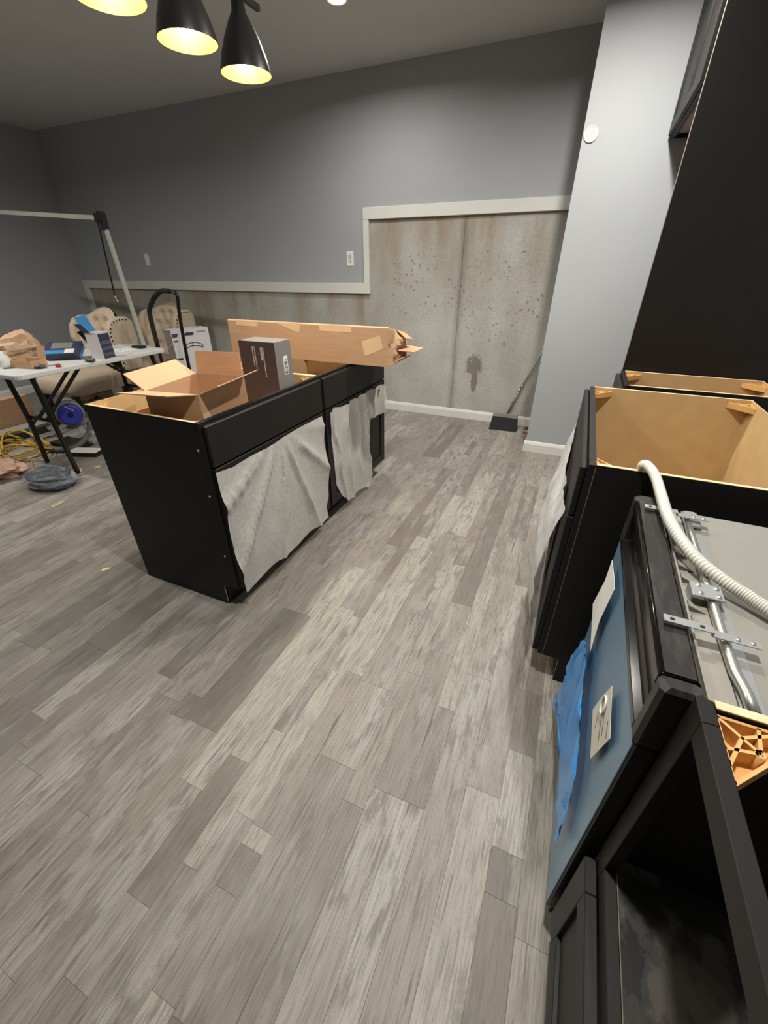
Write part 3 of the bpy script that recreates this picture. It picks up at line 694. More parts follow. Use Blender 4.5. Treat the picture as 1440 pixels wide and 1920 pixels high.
flap(Bc, C_, ux, 0.085, 22)
flap(C_, D, uy, 0.092, 84)
flap(D, A, (-ux[0], -ux[1]), 0.10, 34)

tb = thing('product_box', 'dark brown and grey product box with white lettering beside the carton', 'box', (-1.36, 1.68, 0.737))
X0, X1, Y0, Y1, Z0, Z1 = -1.462, -1.257, 1.620, 1.742, 0.7365, 1.052
MB().box(X0, X1, Y0, Y1, Z0, Z1).build('carton', BROWNBOX, tb)
MB().box(X1, X1+0.0006, Y0, Y1, Z0, Z1).build('side_print', GREYBOX, tb)
MB().box(X0, X1, Y0, Y1, Z1, Z1+0.0006).build('lid_print', GREYBOX, tb)
ink = M('white_print', srgb(196, 192, 186), 0.6)
for (xa, z0, z1, w_) in ((X0+0.075, 0.94, 1.03, 0.006), (X0+0.087, 0.93, 1.03, 0.005), (X0+0.122, 0.97, 1.03, 0.010), (X0+0.135, 0.895, 1.03, 0.006)):
    q = MB(); zz = z0; r_ = random.Random(int(xa*999))
    while zz < z1:
        h_ = r_.uniform(0.003, 0.009); q.box(xa, xa+w_, Y0-0.0006, Y0, zz, min(z1, zz+h_)); zz += h_+0.0022
    q.build('lettering', ink, tb)
MB().box(X1+0.0006, X1+0.0012, Y0+0.055, Y0+0.088, 0.90, 0.985).build('barcode_label', PAPER, tb)
q = MB()
for k in range(9): q.box(X1+0.0012, X1+0.0015, Y0+0.060, Y0+0.084, 0.905+k*0.0075, 0.905+k*0.0075+(0.003 if k % 3 else 0.005))
q.build('barcode_bars', INK, tb)
tag(MB().blob((-1.60, 1.60, 0.768), (0.07, 0.08, 0.035), 4, 0.25, 2.5, 3, 0.7355, 0.5).build('plastic_pouch', SILVERBAG), 'crumpled silvery pouch lying behind the carton in the drawer', 'pouch')
ps = MB(); ps.quad((-1.34, 1.46, 0.742), (-1.22, 1.47, 0.742), (-1.21, 1.60, 0.742), (-1.33, 1.59, 0.742), 0.001)
tag(ps.build('leaflet', PAPER), 'white folded leaflet lying in the island drawer by the product box', 'paper')

lb = thing('long_carton', 'long kraft cardboard box with crushed end lying across the island', 'box', (-1.43, 2.28, 0.877))
X0, X1, Y0, Y1, Z0, Z1 = -1.985, -0.915, 2.137, 2.425, 0.8775, 1.078
ZB = 1.022
MB().rings([[(x_, Y0, Z0), (x_, Y1, Z0), (x_, Y1, ZB), (x_, Y0+0.01, Z1), (x_, Y0, Z1-0.006)] for x_ in (X0, X1)]).build('carton', KRAFT, lb)
# crushed end: end panel pushed in, torn flaps hanging round it
def ragged(u, v):
    yy = Y0+0.004+(Y1-Y0-0.008)*u; top = Z1+(ZB-Z1)*u; zz = Z0+0.002+(top-Z0-0.006)*v
    e = math.sin(math.pi*u)*math.sin(math.pi*v)
    n_ = noise.noise(Vector((u*3.1, v*2.7, 4.2))); n2 = noise.noise(Vector((u*7, v*6, 1)))
    return (X1+0.001+0.05*e*(0.5+0.9*n_)+0.018*n2*e, yy, zz)
MB().grid(ragged, 22, 16, False).build('crushed_end', KRAFT, lb)
for pts in ([(X1, Y0, Z0+0.003), (X1, Y0, Z0+0.085), (X1+0.018, Y0+0.03, Z0+0.075), (X1+0.022, Y0+0.03, Z0+0.012)],
            [(X1, Y0, Z0+0.115), (X1, Y0+0.002, Z1-0.008), (X1+0.03, Y0+0.03, Z1-0.020), (X1+0.022, Y0+0.03, Z0+0.12)],
            [(X1, Y0+0.03, Z0+0.003), (X1, Y1, Z0+0.003), (X1+0.045, Y1-0.03, Z0+0.03), (X1+0.04, Y0+0.09, Z0+0.035)],
            [(X1+0.002, Y1-0.20, Z0+0.075), (X1+0.002, Y1, Z0+0.075), (X1+0.10, Y1+0.02, Z0+0.062), (X1+0.085, Y1-0.10, Z0+0.055)],
            [(X1, Y1-0.17, Z1-0.022), (X1, Y1-0.02, ZB-0.004), (X1+0.055, Y1-0.04, ZB-0.03), (X1+0.05, Y1-0.14, ZB-0.015)]):
    m = MB(); m.quad(*pts, 0.003); m.build('torn_flap', KRAFT, lb)
for (x0, x1, z0) in ((-1.92, -1.76, Z1-0.033), (-1.33, -1.13, Z1-0.036)):
    m = MB().box(x0, x1, Y0-0.0008, Y0, z0, Z1-0.003); m.build('tape_strip', TAPE, lb)
m = MB(); m.rings([[(x_, Y0, z_) for x_, z_ in ((-1.64, Z1-0.003), (-1.45, Z1-0.003), (-1.47, Z1-0.055))], [(x_, Y0-0.0008, z_) for x_, z_ in ((-1.64, Z1-0.003), (-1.45, Z1-0.003), (-1.47, Z1-0.055))]]); m.build('tape_strip', TAPE, lb)
m = MB(); pl = [(-1.07, 1.0), (-0.96, 1.035), (-0.94, 0.97), (-1.05, 0.925)]; m.rings([[(x_, Y0, z_) for x_, z_ in pl], [(x_, Y0-0.0008, z_) for x_, z_ in pl]]); m.build('tape_strip', TAPE, lb)

# ------------------------------------------------------------------ lamps
pf = thing('pendant_fixture', 'three-shade dark metal pendant fixture with gold lining over the island', 'lamp', (-1.45, 1.62, CEIL))
MB().obox((-1.45, 1.12, 2.245), (-1.45, 2.05, 2.245), 0.018, 0.018).build('bar', PEND, pf)
MB().lathe([(0.0, -0.03), (0.055, -0.028), (0.06, -0.001), (0.0, -0.001)], (-1.45, 1.62, CEIL), 24).build('canopy', PEND, pf)
MB().tube([(-1.45, 1.62, CEIL-0.02), (-1.45, 1.62, 2.25)], 0.008, 10).build('stem', PEND, pf)
for yy in (1.32, 1.615, 1.92):
    sh = MB().lathe([(0.100, 0.0), (0.0985, 0.012), (0.088, 0.05), (0.068, 0.10), (0.045, 0.145), (0.028, 0.17), (0.024, 0.20), (0.0, 0.204)], (-1.45, yy, 2.02), 40).build('shade', PEND, pf)
    MB().lathe([(0.0985, 0.0005), (0.097, 0.012), (0.0865, 0.05), (0.0665, 0.10), (0.0435, 0.145), (0.02, 0.162), (0.0, 0.163)], (-1.45, yy, 2.02), 40).build('shade_lining', GOLD, sh)
    MB().tube([(-1.45, yy, 2.222), (-1.45, yy, 2.45)], 0.0045, 8).build('drop_rod', PEND, pf)
    MB().lathe([(0.0, -0.03), (0.016, -0.026), (0.028, -0.008), (0.030, 0.008), (0.022, 0.03), (0.013, 0.05), (0.013, 0.103)], (-1.45, yy, 2.058), 20).build('bulb', BULB, pf)
    l = bpy.data.lights.new('pendant_bulb_light', 'SPOT'); l.spot_size = math.radians(164); l.spot_blend = 0.35; l.energy = BULB_W; l.color = BULB_COL; l.shadow_soft_size = 0.03
    lo = bpy.data.objects.new('pendant_bulb_light', l); COL.objects.link(lo); lo.location = (-1.45, yy, 2.012)
CAN_LABELS = ['round white recessed downlight in the ceiling beyond the pendant fixture', 'round white recessed downlight close to the pale stub wall',
              'round white recessed downlight above the dishwasher', 'unseen round white downlight added to brighten the folding table side']
for x, y, p in CANS:
    u, v, t_ = project((x, y, CEIL))
    lab = CAN_LABELS[CANS.index((x, y, p))]
    r_ = thing('recessed_light', lab, 'lamp', (x, y, CEIL), 0, 'recessed ceiling lights')
    MB().lathe([(0.052, -0.004), (0.056, -0.009), (0.068, -0.007), (0.072, -0.0005), (0.052, -0.0005)], (x, y, CEIL), 32).build('trim_ring', PLATE, r_)
    MB().lathe([(0.0, -0.004), (0.051, -0.004), (0.051, -0.001), (0.0, -0.001)], (x, y, CEIL), 32).build('diffuser', CANEMIT if (x, y, p) == CANS[0] else PLATE, r_)

# ------------------------------------------------------------------ wall fittings
def wall_plate(x, z, label, cat, duplex):
    t_ = thing('outlet_plate' if duplex else 'switch_plate', label, cat, (x, YF-0.012, z)); y = YF-0.012
    MB().cbox(x-0.037, x+0.037, y-0.006, y-0.0005, z-0.06, z+0.06, 0.002).build('plate', PLATE, t_)
    if duplex:
        for dz in (-0.02, 0.02):
            s_ = MB(); s_.cbox(x-0.017, x+0.017, y-0.0085, y-0.006, z+dz-0.014, z+dz+0.014, 0.002); r_ = s_.build('socket', M('socket_grey', srgb(196, 196, 192), 0.4), t_)
            for dx in (-0.006, 0.006): MB().box(x+dx-0.001, x+dx+0.001, y-0.009, y-0.0084, z+dz-0.003, z+dz+0.006).build('slot', INK, r_)
    else:
        MB().cbox(x-0.006, x+0.006, y-0.014, y-0.006, z-0.012, z+0.012, 0.001).build('toggle', PLATE, t_)
wall_plate(-2.164, 1.425, 'white duplex outlet plate near the stepped trim', 'outlet', True)
wall_plate(-4.90, 1.439, 'white switch plate high on the wall behind the tufted chairs', 'switch', False)
sr = thing('sensor_ring', 'small round white fitting high on the pale stub wall', 'fitting', (-0.169, CY, 2.029))
ringp = [(-0.169+0.036*math.cos(a), CY-0.005, 2.029+0.036*math.sin(a)) for a in (2*math.pi*k/28 for k in range(28))]
MB().tube(ringp, 0.0035, 8, closed=True).build('rim', PLATE, sr)
m = MB(); m.tube([(-0.169, CY-0.006, 2.029), (-0.169, CY-0.0005, 2.029)], 0.034, 28); m.build('disc', M('matte_disc', srgb(180, 182, 184), 0.5), sr)

# ------------------------------------------------------------------ broom and scraps
br = thing('push_broom', 'black angle broom with metal handle leaning into the wall corner', 'broom', (-0.49, 4.06, 0))
hb = at(948, 783, y=4.075); hm = at(973, 733, y=4.09); ht = at(1020, 655, y=4.105); tip = ht+(ht-hm)*0.72
MB().tube([hb, hm], 0.0125, 12).build('grip_sleeve', M('grey_metal_sleeve', srgb(120, 116, 108), 0.4, 0.4), br)
MB().tube([hm, tip], 0.0085, 12).build('handle', ALU, br)
for t_ in (0.0, 0.06): MB().tube([hm.lerp(tip, t_), hm.lerp(tip, t_+0.025)], 0.0135, 12).build('ferrule', CHROME, br)
a0, a1 = at(924, 785, y=4.075), at(969, 792, y=4.07); a0.z = a1.z = 0.105
MB().obox(a0, a1, 0.045, 0.032).build('head', GREYP, br)
b0, b1 = at(917, 803, z=0.002), at(968.5, 809, z=0.002)
ax = (a1-a0).normalized(); up_ = Vector((0, 0, -0.0165))
m = MB(); n_ = Vector((-ax.y, ax.x, 0))*0.018
m.rings([[a0+up_-n_, a1+up_-n_, a1+up_+n_, a0+up_+n_], [b0-n_*1.2, b1-n_*1.2, b1+n_*1.6+Vector((0, 0.03, 0)), b0+n_*1.6+Vector((0, 0.03, 0))]])
m.build('bristles', BRISTLE, br)
rs_ = random.Random(9)
for k, (mt, lb_, nm) in enumerate(((REDP, 'curl of red wire scrap on the floor by the stub wall', 'red'), (INK, 'black wire offcut on the floor by the stub wall', 'black'), (PAPERG, 'pale wire offcut lying beside the broom bristles', 'pale'), (REDP, 'short straight red wire scrap under the baseboard', 'red'))):
    c0 = at(988, 800+4*k, z=0.004); pts = [c0+Vector((0.03*j/3*rs_.choice((-1, 1))+rs_.uniform(-0.03, 0.03), rs_.uniform(-0.025, 0.025), 0.004*(j % 2))) for j in range(5)]
    tag(MB().tube(catmull(pts, 5), 0.0035, 6).build('wire_scrap', mt), lb_, 'wire')

# ------------------------------------------------------------------ folding table and what lies on it
TX0, TX1, TYA, TYB, TZ = -3.92, -3.30, 1.545, 2.745, 0.742
tbl = thing('folding_table', 'pale plastic folding table with black legs by the chairs', 'table', ((TX0+TX1)/2, (TYA+TYB)/2, 0))
r = 0.05; poly = []
for cx_, cy_, a0_ in ((TX1-r, TYA+r, -90), (TX1-r, TYB-r, 0), (TX0+r, TYB-r, 90), (TX0+r, TYA+r, 180)):
    poly += [(cx_+r*math.cos(math.radians(a0_+a)), cy_+r*math.sin(math.radians(a0_+a))) for a in (0, 22, 45, 68, 90)]
MB().prism(poly, TZ-0.032, TZ).build('table_top', TABLETOP, tbl, bevel=0.006)
def leg_tube(a, b_, c_=None):
    pts = [a, b_] if c_ is None else catmull([a, c_, b_], 8)
    MB().tube(pts, 0.017, 10).build('leg', BLACKM, tbl)
leg_tube((-3.355, 1.66, TZ-0.033), (-3.235, 1.635, 0.014), (-3.34, 1.67, 0.36)); leg_tube((-3.60, 1.63, TZ-0.033), (-3.70, 1.69, 0.014), (-3.62, 1.66, 0.36))
leg_tube((-3.355, 2.62, TZ-0.033), (-3.26, 2.66, 0.014)); leg_tube((-3.80, 2.62, TZ-0.033), (-3.86, 2.66, 0.014))
for y_ in (1.665, 2.635): MB().tube([(-3.345, y_, 0.40), (-3.62 if y_ < 2 else -3.81, y_, 0.40)], 0.012, 8).build('cross_bar', BLACKM, tbl)
for (yt, yb2) in ((2.02, 1.665), (2.26, 2.635)):
    for x_ in (-3.40, -3.50): MB().obox((x_, yt, TZ-0.035), (x_, yb2, 0.40), 0.026, 0.014).build('folding_brace', BLACKM, tbl)
def onto(px, py, dz=0.0): 
    p = at(px, py, z=TZ+0.001); return p+Vector((0, 0, dz))
bag = MB().blob((-3.81, 1.88, TZ+0.10), (0.10, 0.16, 0.10), 3, 0.55, 1.9, 2, TZ+0.001, 0.35, False)
tag(bag.build('crumpled_bag', BAGP), 'crumpled tan paper bag heaped on the folding table', 'bag')
tag(MB().blob((-3.80, 1.64, TZ+0.03), (0.08, 0.05, 0.035), 4, 0.5, 2.4, 5, TZ+0.001, 0.6).build('plastic_bag', WRAP), 'clear crumpled plastic bag between bulb and paper bag on the table', 'bag')
class TMB(LMB):
    """local builder tipped about local x, lowest corner kept on the table"""
    def __init__(s, root, deg, lift): super().__init__(root); s.deg, s.lift = deg, lift
    def build(s, name, mat, parent=None, **k):
        m = Matrix.Translation((0, 0, s.lift)) @ Matrix.Rotation(math.radians(s.deg), 4, 'X'); s.v = [tuple(m @ Vector(v)) for v in s.v]
        return LMB.build(s, name, mat, parent, **k)
bb = thing('blue_carton', 'blue and black product carton tipped up on the folding table', 'box', tuple(onto(128, 672)), math.radians(38))
T_ = lambda: TMB(bb, 24, 0.083*math.sin(math.radians(24))*1.0)
T_().box(-0.115, 0.115, -0.08, 0.08, 0.0, 0.055).build('carton', NAVY)
T_().box(0.115, 0.1158, -0.08, 0.08, 0.0, 0.026).build('blue_band', BLUEBOX)
T_().box(-0.115, 0.02, -0.08, -0.035, 0.055, 0.0558).build('blue_panel', BLUEBOX)
T_().box(0.02, 0.085, -0.075, -0.02, 0.055, 0.056).build('white_panel', PAPER)
T_().box(-0.08, 0.06, -0.01, 0.065, 0.055, 0.0558).build('grey_picture', GREYBOX)
T_().box(-0.02, 0.09, -0.0808, -0.08, 0.01, 0.045).build('dark_print', BLACKP)
wb = thing('tall_carton', 'tall white and navy carton with torn blue flap on the folding table', 'box', tuple(onto(196, 671)), math.radians(12))
LMB(wb).box(-0.055, 0.055, -0.055, 0.055, 0, 0.19).build('carton', M('grey_white_carton', srgb(206, 204, 204), 0.5))
LMB(wb).box(0.055, 0.0562, -0.053, 0.053, 0.004, 0.178).build('navy_print', NAVY)
for k in range(4): LMB(wb).box(0.0562, 0.0567, -0.05, 0.05, 0.010+k*0.042, 0.0125+k*0.042).build('print_line', INK)
for k in range(3): LMB(wb).box(0.0562, 0.0566, -0.046, 0.046, 0.020+k*0.042, 0.044+k*0.042).build('print_panel', M('slate_print', srgb(84, 86, 104), 0.5))
q = LMB(wb); q.quad((-0.055, -0.055, 0.19), (-0.055, 0.055, 0.19), (-0.10, 0.05, 0.30), (-0.10, -0.05, 0.29), 0.002); q.build('blue_flap', BLUEBOX)
q = LMB(wb); q.quad((-0.056, -0.057, 0.185), (0.005, -0.057, 0.185), (-0.03, -0.085, 0.25), (-0.09, -0.085, 0.25), 0.002); q.build('dark_flap', NAVY)
q = LMB(wb); q.quad((-0.057, -0.057, 0.12), (-0.057, 0.045, 0.13), (-0.125, 0.045, 0.20), (-0.125, -0.05, 0.19), 0.002); q.build('black_flap', BLACKP)
pl_ = thing('plate_sheet', 'white flat sheet with two dark slots lying on the table', 'sheet', tuple(onto(232, 657)))
LMB(pl_).box(-0.075, 0.075, -0.085, 0.085, 0, 0.006).build('sheet', PAPER, pl_)
for v_ in (-0.03, 0.035): LMB(pl_).box(-0.006, 0.006, v_-0.006, v_+0.006, 0.006, 0.0066).build('slot', INK, pl_)
sc = thing('small_carton', 'small open kraft carton with upright flap at the table edge', 'box', tuple(onto(58, 688)), math.radians(10))
q = LMB(sc)
for a in ((-0.09, 0.09, -0.06, -0.057), (-0.09, 0.09, 0.057, 0.06), (-0.09, -0.087, -0.057, 0.057), (0.087, 0.09, -0.057, 0.057)): q.box(*a, 0, 0.05)
q.box(-0.087, 0.087, -0.057, 0.057, 0, 0.003); q.build('carton', KRAFT, sc)
q = LMB(sc); q.quad((0.02, 0.0605, 0.045), (0.088, 0.0605, 0.045), (0.088, 0.085, 0.13), (0.02, 0.085, 0.13), 0.003); q.build('flap', KRAFT, sc)
bl = onto(14, 690); mb_ = MB().lathe([(0.0, -0.045), (0.024, -0.04), (0.04, -0.015), (0.042, 0.008), (0.03, 0.035), (0.018, 0.05), (0.016, 0.065), (0.0, 0.067)], (bl.x, bl.y, TZ+0.046), 20)
tag(mb_.build('light_bulb', PLATE), 'round white light bulb standing at the end of the table', 'bulb')
rc = onto(110, 688); tag(MB().lathe([(0.0, 0.0), (0.016, 0.0), (0.017, 0.018), (0.012, 0.022), (0.0, 0.022)], tuple(rc), 16).build('bottle_cap', REDP), 'small red cap near the front edge of the table', 'cap')
for (px, py, sd, lab) in ((78, 690, 3, 'heap of metal scraps at the table edge beside the kraft carton'), (170, 678, 4, 'small dark tangled part behind the blue carton on the table')):
    p = onto(px, py); tag(MB().blob((p.x, p.y, TZ+0.014), (0.04, 0.03, 0.014), 2, 0.8, 3, sd, TZ+0.001, 0.5).build('hardware_scraps', M('scrap_%d' % sd, srgb(110, 104, 100), 0.4, 0.5, var=0.6, vscale=50)), lab, 'hardware')
# stand with horizontal arm on the table's far corner
fs = thing('arm_stand', 'pale metal stand with long horizontal arm and hanging black cord', 'stand', (-3.80, 2.70, TZ+0.001))
pb = at(268, 640, y=2.69); pb.z = TZ+0.012
ptop = at(197, 424, y=2.69); pj = at(190, 411, y=2.69); ae = at(-60, 394, y=2.69)
MB().obox((pb.x-0.26, pb.y+0.02, TZ+0.010), (pb.x+0.02, pb.y+0.02, TZ+0.010), 0.03, 0.018).build('foot_bar', ALU, fs)
MB().cbox(pb.x-0.09, pb.x+0.03, pb.y-0.06, pb.y-0.0, TZ+0.001, TZ+0.02, 0.004).build('clamp_base', BLACKP, fs)
MB().obox(pb, ptop, 0.026, 0.022).build('post', ALU, fs)
m = MB(); m.obox(pj+Vector((-0.045, 0, 0.012)), pj+Vector((0.03, 0, -0.0)), 0.05, 0.06); m.obox(pj+Vector((0.012, 0, -0.07)), pj+Vector((0.012, 0, 0.05)), 0.045, 0.04); m.build('joint_bracket', BLACKP, fs)
MB().obox(pj+Vector((-0.04, 0, 0.01)), ae, 0.02, 0.03).build('arm', ALU, fs)
c0 = pj+Vector((-0.04, -0.012, -0.01)); c1 = at(215, 553, y=2.68)
MB().tube([c0, c0+Vector((0, 0, -0.06)), c1], 0.006, 8).build('cord', BLACKR, fs)
MB().tube([c1, c1+Vector((0.004, 0, -0.04)), c1+Vector((0.016, 0, -0.055)), c1+Vector((0.022, 0, -0.04))], 0.004, 8).build('hook', CHROME, fs)

# ------------------------------------------------------------------ tufted chairs (local: facing -y, origin under the seat centre)
def make_chair(label, loc, rz, group):
    c = thing('tufted_chair', label, 'chair', loc, rz, group); W, = (0.26,)
    rows = []
    tl = [(i*0.13+(0.065 if j % 2 else 0), 0.58+j*0.105) for j in range(4) for i in range(-2, 3)]
    def back(u, v):
        x_ = -W+0.03+(2*W-0.06)*u; z = 0.44+(0.58-0.10*(2*u-1)**2-0.0)*v
        y = 0.24+0.12*v; puff = 0.05
        for tx, tz in tl:
            d2 = (x_-tx)**2+(z-tz)**2; puff -= 0.045*math.exp(-d2/0.0011)
        puff += -0.015*abs(math.sin((x_/0.13+(z-0.58)/0.21)*math.pi))**0.5*0 
        if v > 0.93: puff -= (v-0.93)*0.9
        wrap = 0.10*abs(2*u-1)**3
        return (x_, y-puff-wrap, z)
    bk = LMB(c).grid(back, 56, 48); 
    def rear(u, v):
        x_ = -W+0.03+(2*W-0.06)*(1-u); z = 0.44+(0.58-0.10*(2*u-1)**2)*v
        return (x_, 0.30+0.12*v-0.04*abs(2*u-1)**3-(0.05 if v > 0.97 else 0), z)
    bk.grid(rear, 20, 12); bk.build('backrest', FABRIC)
    for s in (-1, 1):
        # wing: rounded slab seen from the side
        pr = [(0.40, 0.46), (0.43, 0.75), (0.42, 0.90), (0.37, 0.945), (0.28, 0.95), (0.19, 0.925), (0.14, 0.86), (0.12, 0.76), (0.15, 0.66), (0.18, 0.56), (0.16, 0.46)]
        q = LMB(c); q.rings([[(s*(W-0.035), y, z) for y, z in pr], [(s*(W+0.035), y, z) for y, z in pr]]); wg = q.build('wing', FABRIC, bevel=0.022)
        pth = catmull([(y, z, 0) for y, z in pr[3:]], 5)
        acc = 0; last = None
        for k, p in enumerate(pth[1:-1]):
            if last is None or (Vector(p)-last).length > 0.033:
                last = Vector(p); cy_, cz_ = 0.28, 0.70
                dv = Vector((cy_-p[0], cz_-p[1])).normalized()*0.028
                n_ = LMB(c); n_.blob((s*(W+0.036), p[0]+dv.x, p[1]+dv.y), (0.005, 0.009, 0.009), 1, 0, 1, 0); n_.build('nailhead', NAIL, wg)
    def seat(u, v):
        a = 2*math.pi*u; n4 = 5.0
        cx_, sx_ = math.cos(a), math.sin(a); rr = (abs(cx_)**n4+abs(sx_)**n4)**(-1/n4)
        hgt = [0.33, 0.34, 0.41, 0.455, 0.478, 0.488, 0.492]; sc_ = [0.97, 1.0, 1.0, 0.985, 0.93, 0.7, 0.02]
        k = min(6, int(round(v*6)))
        return ((W+0.03)*rr*cx_*sc_[k], -0.05+0.34*rr*sx_*sc_[k], hgt[k])
    LMB(c).grid(seat, 40, 6).build('seat', FABRIC)
    for k in range(18):
        x_ = -W+0.03+k*(2*W-0.06)/17; q = LMB(c); q.blob((x_, -0.385, 0.365), (0.008, 0.006, 0.008), 1, 0, 1, 0); q.build('nailhead', NAIL)
    for sx_ in (-1, 1):
        for y, dy in ((-0.33, 0), (0.20, 0.06)):
            q = LMB(c); q.rings([[(sx_*0.22+a*t_, y+dy*(1-k)+b_*t_, z) for a, b_ in ((-1, -1), (1, -1), (1, 1), (-1, 1))] for k, (z, t_) in enumerate(((0.0, 0.016), (0.335, 0.026)))]); q.build('leg', DKWOOD)
    return c
make_chair('beige tufted armchair with dark nailheads behind the cluttered table', (-4.365, 2.66, 0), 0, None)
make_chair('beige tufted armchair behind the black hand truck and white box', (-4.42, 3.50, 0), 0, None)

# ------------------------------------------------------------------ hand truck and white product box
ht_ = thing('hand_truck', 'black tubular hand truck standing behind the island', 'hand truck', (-3.28, 2.86, 0))
yh = 2.88
hpts = [at(300, 690, y=yh), at(296, 650, y=yh), at(281, 590, y=yh), at(283, 572, y=yh), at(291, 556, y=yh), at(302, 546, y=yh), at(318, 546, y=yh), at(330, 551, y=yh), at(333.5, 562, y=yh), at(336, 586, y=yh), at(345, 640, y=yh), at(356, 695, y=yh)]
l0 = Vector((hpts[1].x-0.0, yh, 0.12)); r0 = Vector((hpts[-1].x+0.0, yh, 0.12))
path = catmull([l0]+hpts[1:]+[r0], 6)
MB().tube(path, 0.0145, 12).build('handle_frame', BLACKM, ht_)
gp = catmull([hpts[1], hpts[2], hpts[3], hpts[4], hpts[5], hpts[6]], 6)
MB().tube(gp, 0.020, 12).build('foam_grip', BLACKR, ht_)
for z in (0.25, 0.55): MB().tube([(l0.x, yh, z), (r0.x, yh, z)], 0.011, 8).build('cross_bar', BLACKM, ht_)
MB().box(l0.x-0.04, r0.x+0.04, yh-0.01, yh+0.16, 0.004, 0.012).build('toe_plate', STEEL, ht_)
for x_ in (l0.x-0.06, r0.x+0.06):
    q = MB(); q.tube([(x_-0.022, yh-0.02, 0.09), (x_+0.022, yh-0.02, 0.09)], 0.09, 24); wl = q.build('wheel', BLACKR, ht_)
    q = MB(); q.tube([(x_-0.026, yh-0.02, 0.09), (x_+0.026, yh-0.02, 0.09)], 0.035, 16); q.build('hub', GREYP, wl)
MB().tube([(l0.x-0.06, yh-0.02, 0.09), (r0.x+0.06, yh-0.02, 0.09)], 0.009, 8).build('axle', BLACKM, ht_)
tl_, tr_, tb_ = at(318.5, 620, z=0.82), at(389, 613, z=0.82), at(305, 617.5, z=0.82)
du = (tr_-tl_).normalized(); dn = Vector((du.y, -du.x, 0)); wd, dp = (tr_-tl_).length, 0.15
tv = thing('white_product_box', 'tall white product box printed with curved rail picture behind the hand truck', 'box', (tl_.x, tl_.y, 0), math.atan2(du.y, du.x))
LMB(tv).box(0, wd, 0, dp, 0, 0.82).build('carton', M('white_carton', srgb(222, 220, 222), 0.55))
LMB(tv).box(-0.0008, 0, 0, dp, 0, 0.82).build('side_print', M('greyish_side', srgb(150, 140, 136), 0.55, var=0.5, vscale=30))
def onbox(px, py, off=0.0008):
    d = FWD + RGT*((px-720)/F_PX) - UPV*((py-960)/F_PX)
    q = tl_+dn*off; return CAMP + d*((q-CAMP).dot(dn)/d.dot(dn))
for row in ([(322, 628), (333, 628), (347, 625), (363, 624)], [(323, 632), (332, 631), (346, 628), (362, 627)], [(368, 622), (385, 620)], [(326, 641), (334, 640)], [(334, 674), (344, 673)]):
    for p, q_ in zip(row[:-1:2] if len(row) == 2 else row[::2], row[1::2]):
        MB().obox(onbox(*p), onbox(*q_), 0.0008, 0.014 if row[0][0] != 334 else 0.02).build('lettering', INK if row[0][0] != 368 else INKG, tv)
for arc in ([(346, 650), (354, 644), (364, 642), (374, 643), (380, 646)], [(349, 654), (358, 649), (368, 648), (376, 649), (381, 650)], [(361, 642), (362, 650)], [(381, 646), (380, 652)]):
    MB().tube(catmull([onbox(*a, 0.0005) for a in arc], 6), 0.004, 6).build('rail_picture', M('brown_ink', srgb(80, 62, 56), 0.7) if arc[0] == (346, 650) else INK, tv)

# ------------------------------------------------------------------ clutter on the floor at the left
cb = thing('cable_bundle', 'coil of dark cable wrapped in clear plastic on the plank floor', 'cable', (-3.26, 1.46, 0))
for k in range(5):
    rr = 0.17-0.012*(k % 2); zz = 0.02+0.017*k
    q = MB(); q.tube([(-3.26+(rr+0.01*math.sin(3*a+k))*math.cos(a), 1.46+(rr*0.62+0.01*math.sin(2*a+k))*math.sin(a), zz+0.006*math.sin(4*a+k)) for a in (2*math.pi*i/40 for i in range(40))], 0.013, 8, closed=True)
    q.build('cable_loop', (NAVY, BLACKR, M('steel_blue_cable', srgb(48, 62, 86), 0.45), BLACKR, M('slate_cable', srgb(72, 78, 82), 0.45))[k], cb)
MB().blob((-3.26, 1.46, 0.058), (0.205, 0.145, 0.058), 4, 0.12, 3, 4, 0.001, 0.15).build('plastic_wrap', WRAP, cb)
yc_ = thing('yellow_cord', 'heap of yellow extension cord on the floor under the table', 'cord', (-4.1, 1.72, 0))
pts = []; rr_ = random.Random(3)
for k in range(56):
    a = k*0.62; R_ = 0.17+0.05*math.sin(k*0.9)+0.02*rr_.random()
    pts.append((-4.16+R_*1.35*math.cos(a)+0.004*k*0.3, 1.74+R_*0.8*math.sin(a), 0.012+0.0028*k*(0.6+0.4*math.sin(k*1.3))))
MB().tube(catmull(pts, 4), 0.0075, 6).build('cord', YELLOW, yc_)
o = MB().tube(catmull([(-3.86, 1.66, 0.008), (-3.78, 1.62, 0.008), (-3.66, 1.56, 0.008), (-3.54, 1.56, 0.008), (-3.47, 1.64, 0.008), (-3.38, 1.72, 0.008)], 8), 0.006, 6).build('orange_cord', ORANGEC)
tag(o, 'thin orange-brown cord trailing beside the yellow cord heap', 'cord')
tag(MB().blob((-3.80, 1.42, 0.05), (0.20, 0.12, 0.06), 3, 0.5, 2.2, 8, 0.001, 0.4, False).build('plastic_bundle', PINKWRAP), 'shiny copper-coloured plastic bundle on the floor beside the yellow cord', 'bundle')
va = thing('shop_vacuum', 'grey shop vacuum with round blue cap lying under the table', 'vacuum', (-4.1, 2.12, 0))
cc = at(132, 777, y=2.0); axv = Vector((0.80, -0.42, 0.10)).normalized(); cc.z = max(cc.z, 0.14)
q = MB(); q.tube([cc-axv*0.36, cc-axv*0.33, cc-axv*0.05, cc-axv*0.012], 0.12, 24, rfun=lambda i: (0.085, 0.10, 0.104, 0.094)[i]); q.build('canister', GREYP, va)
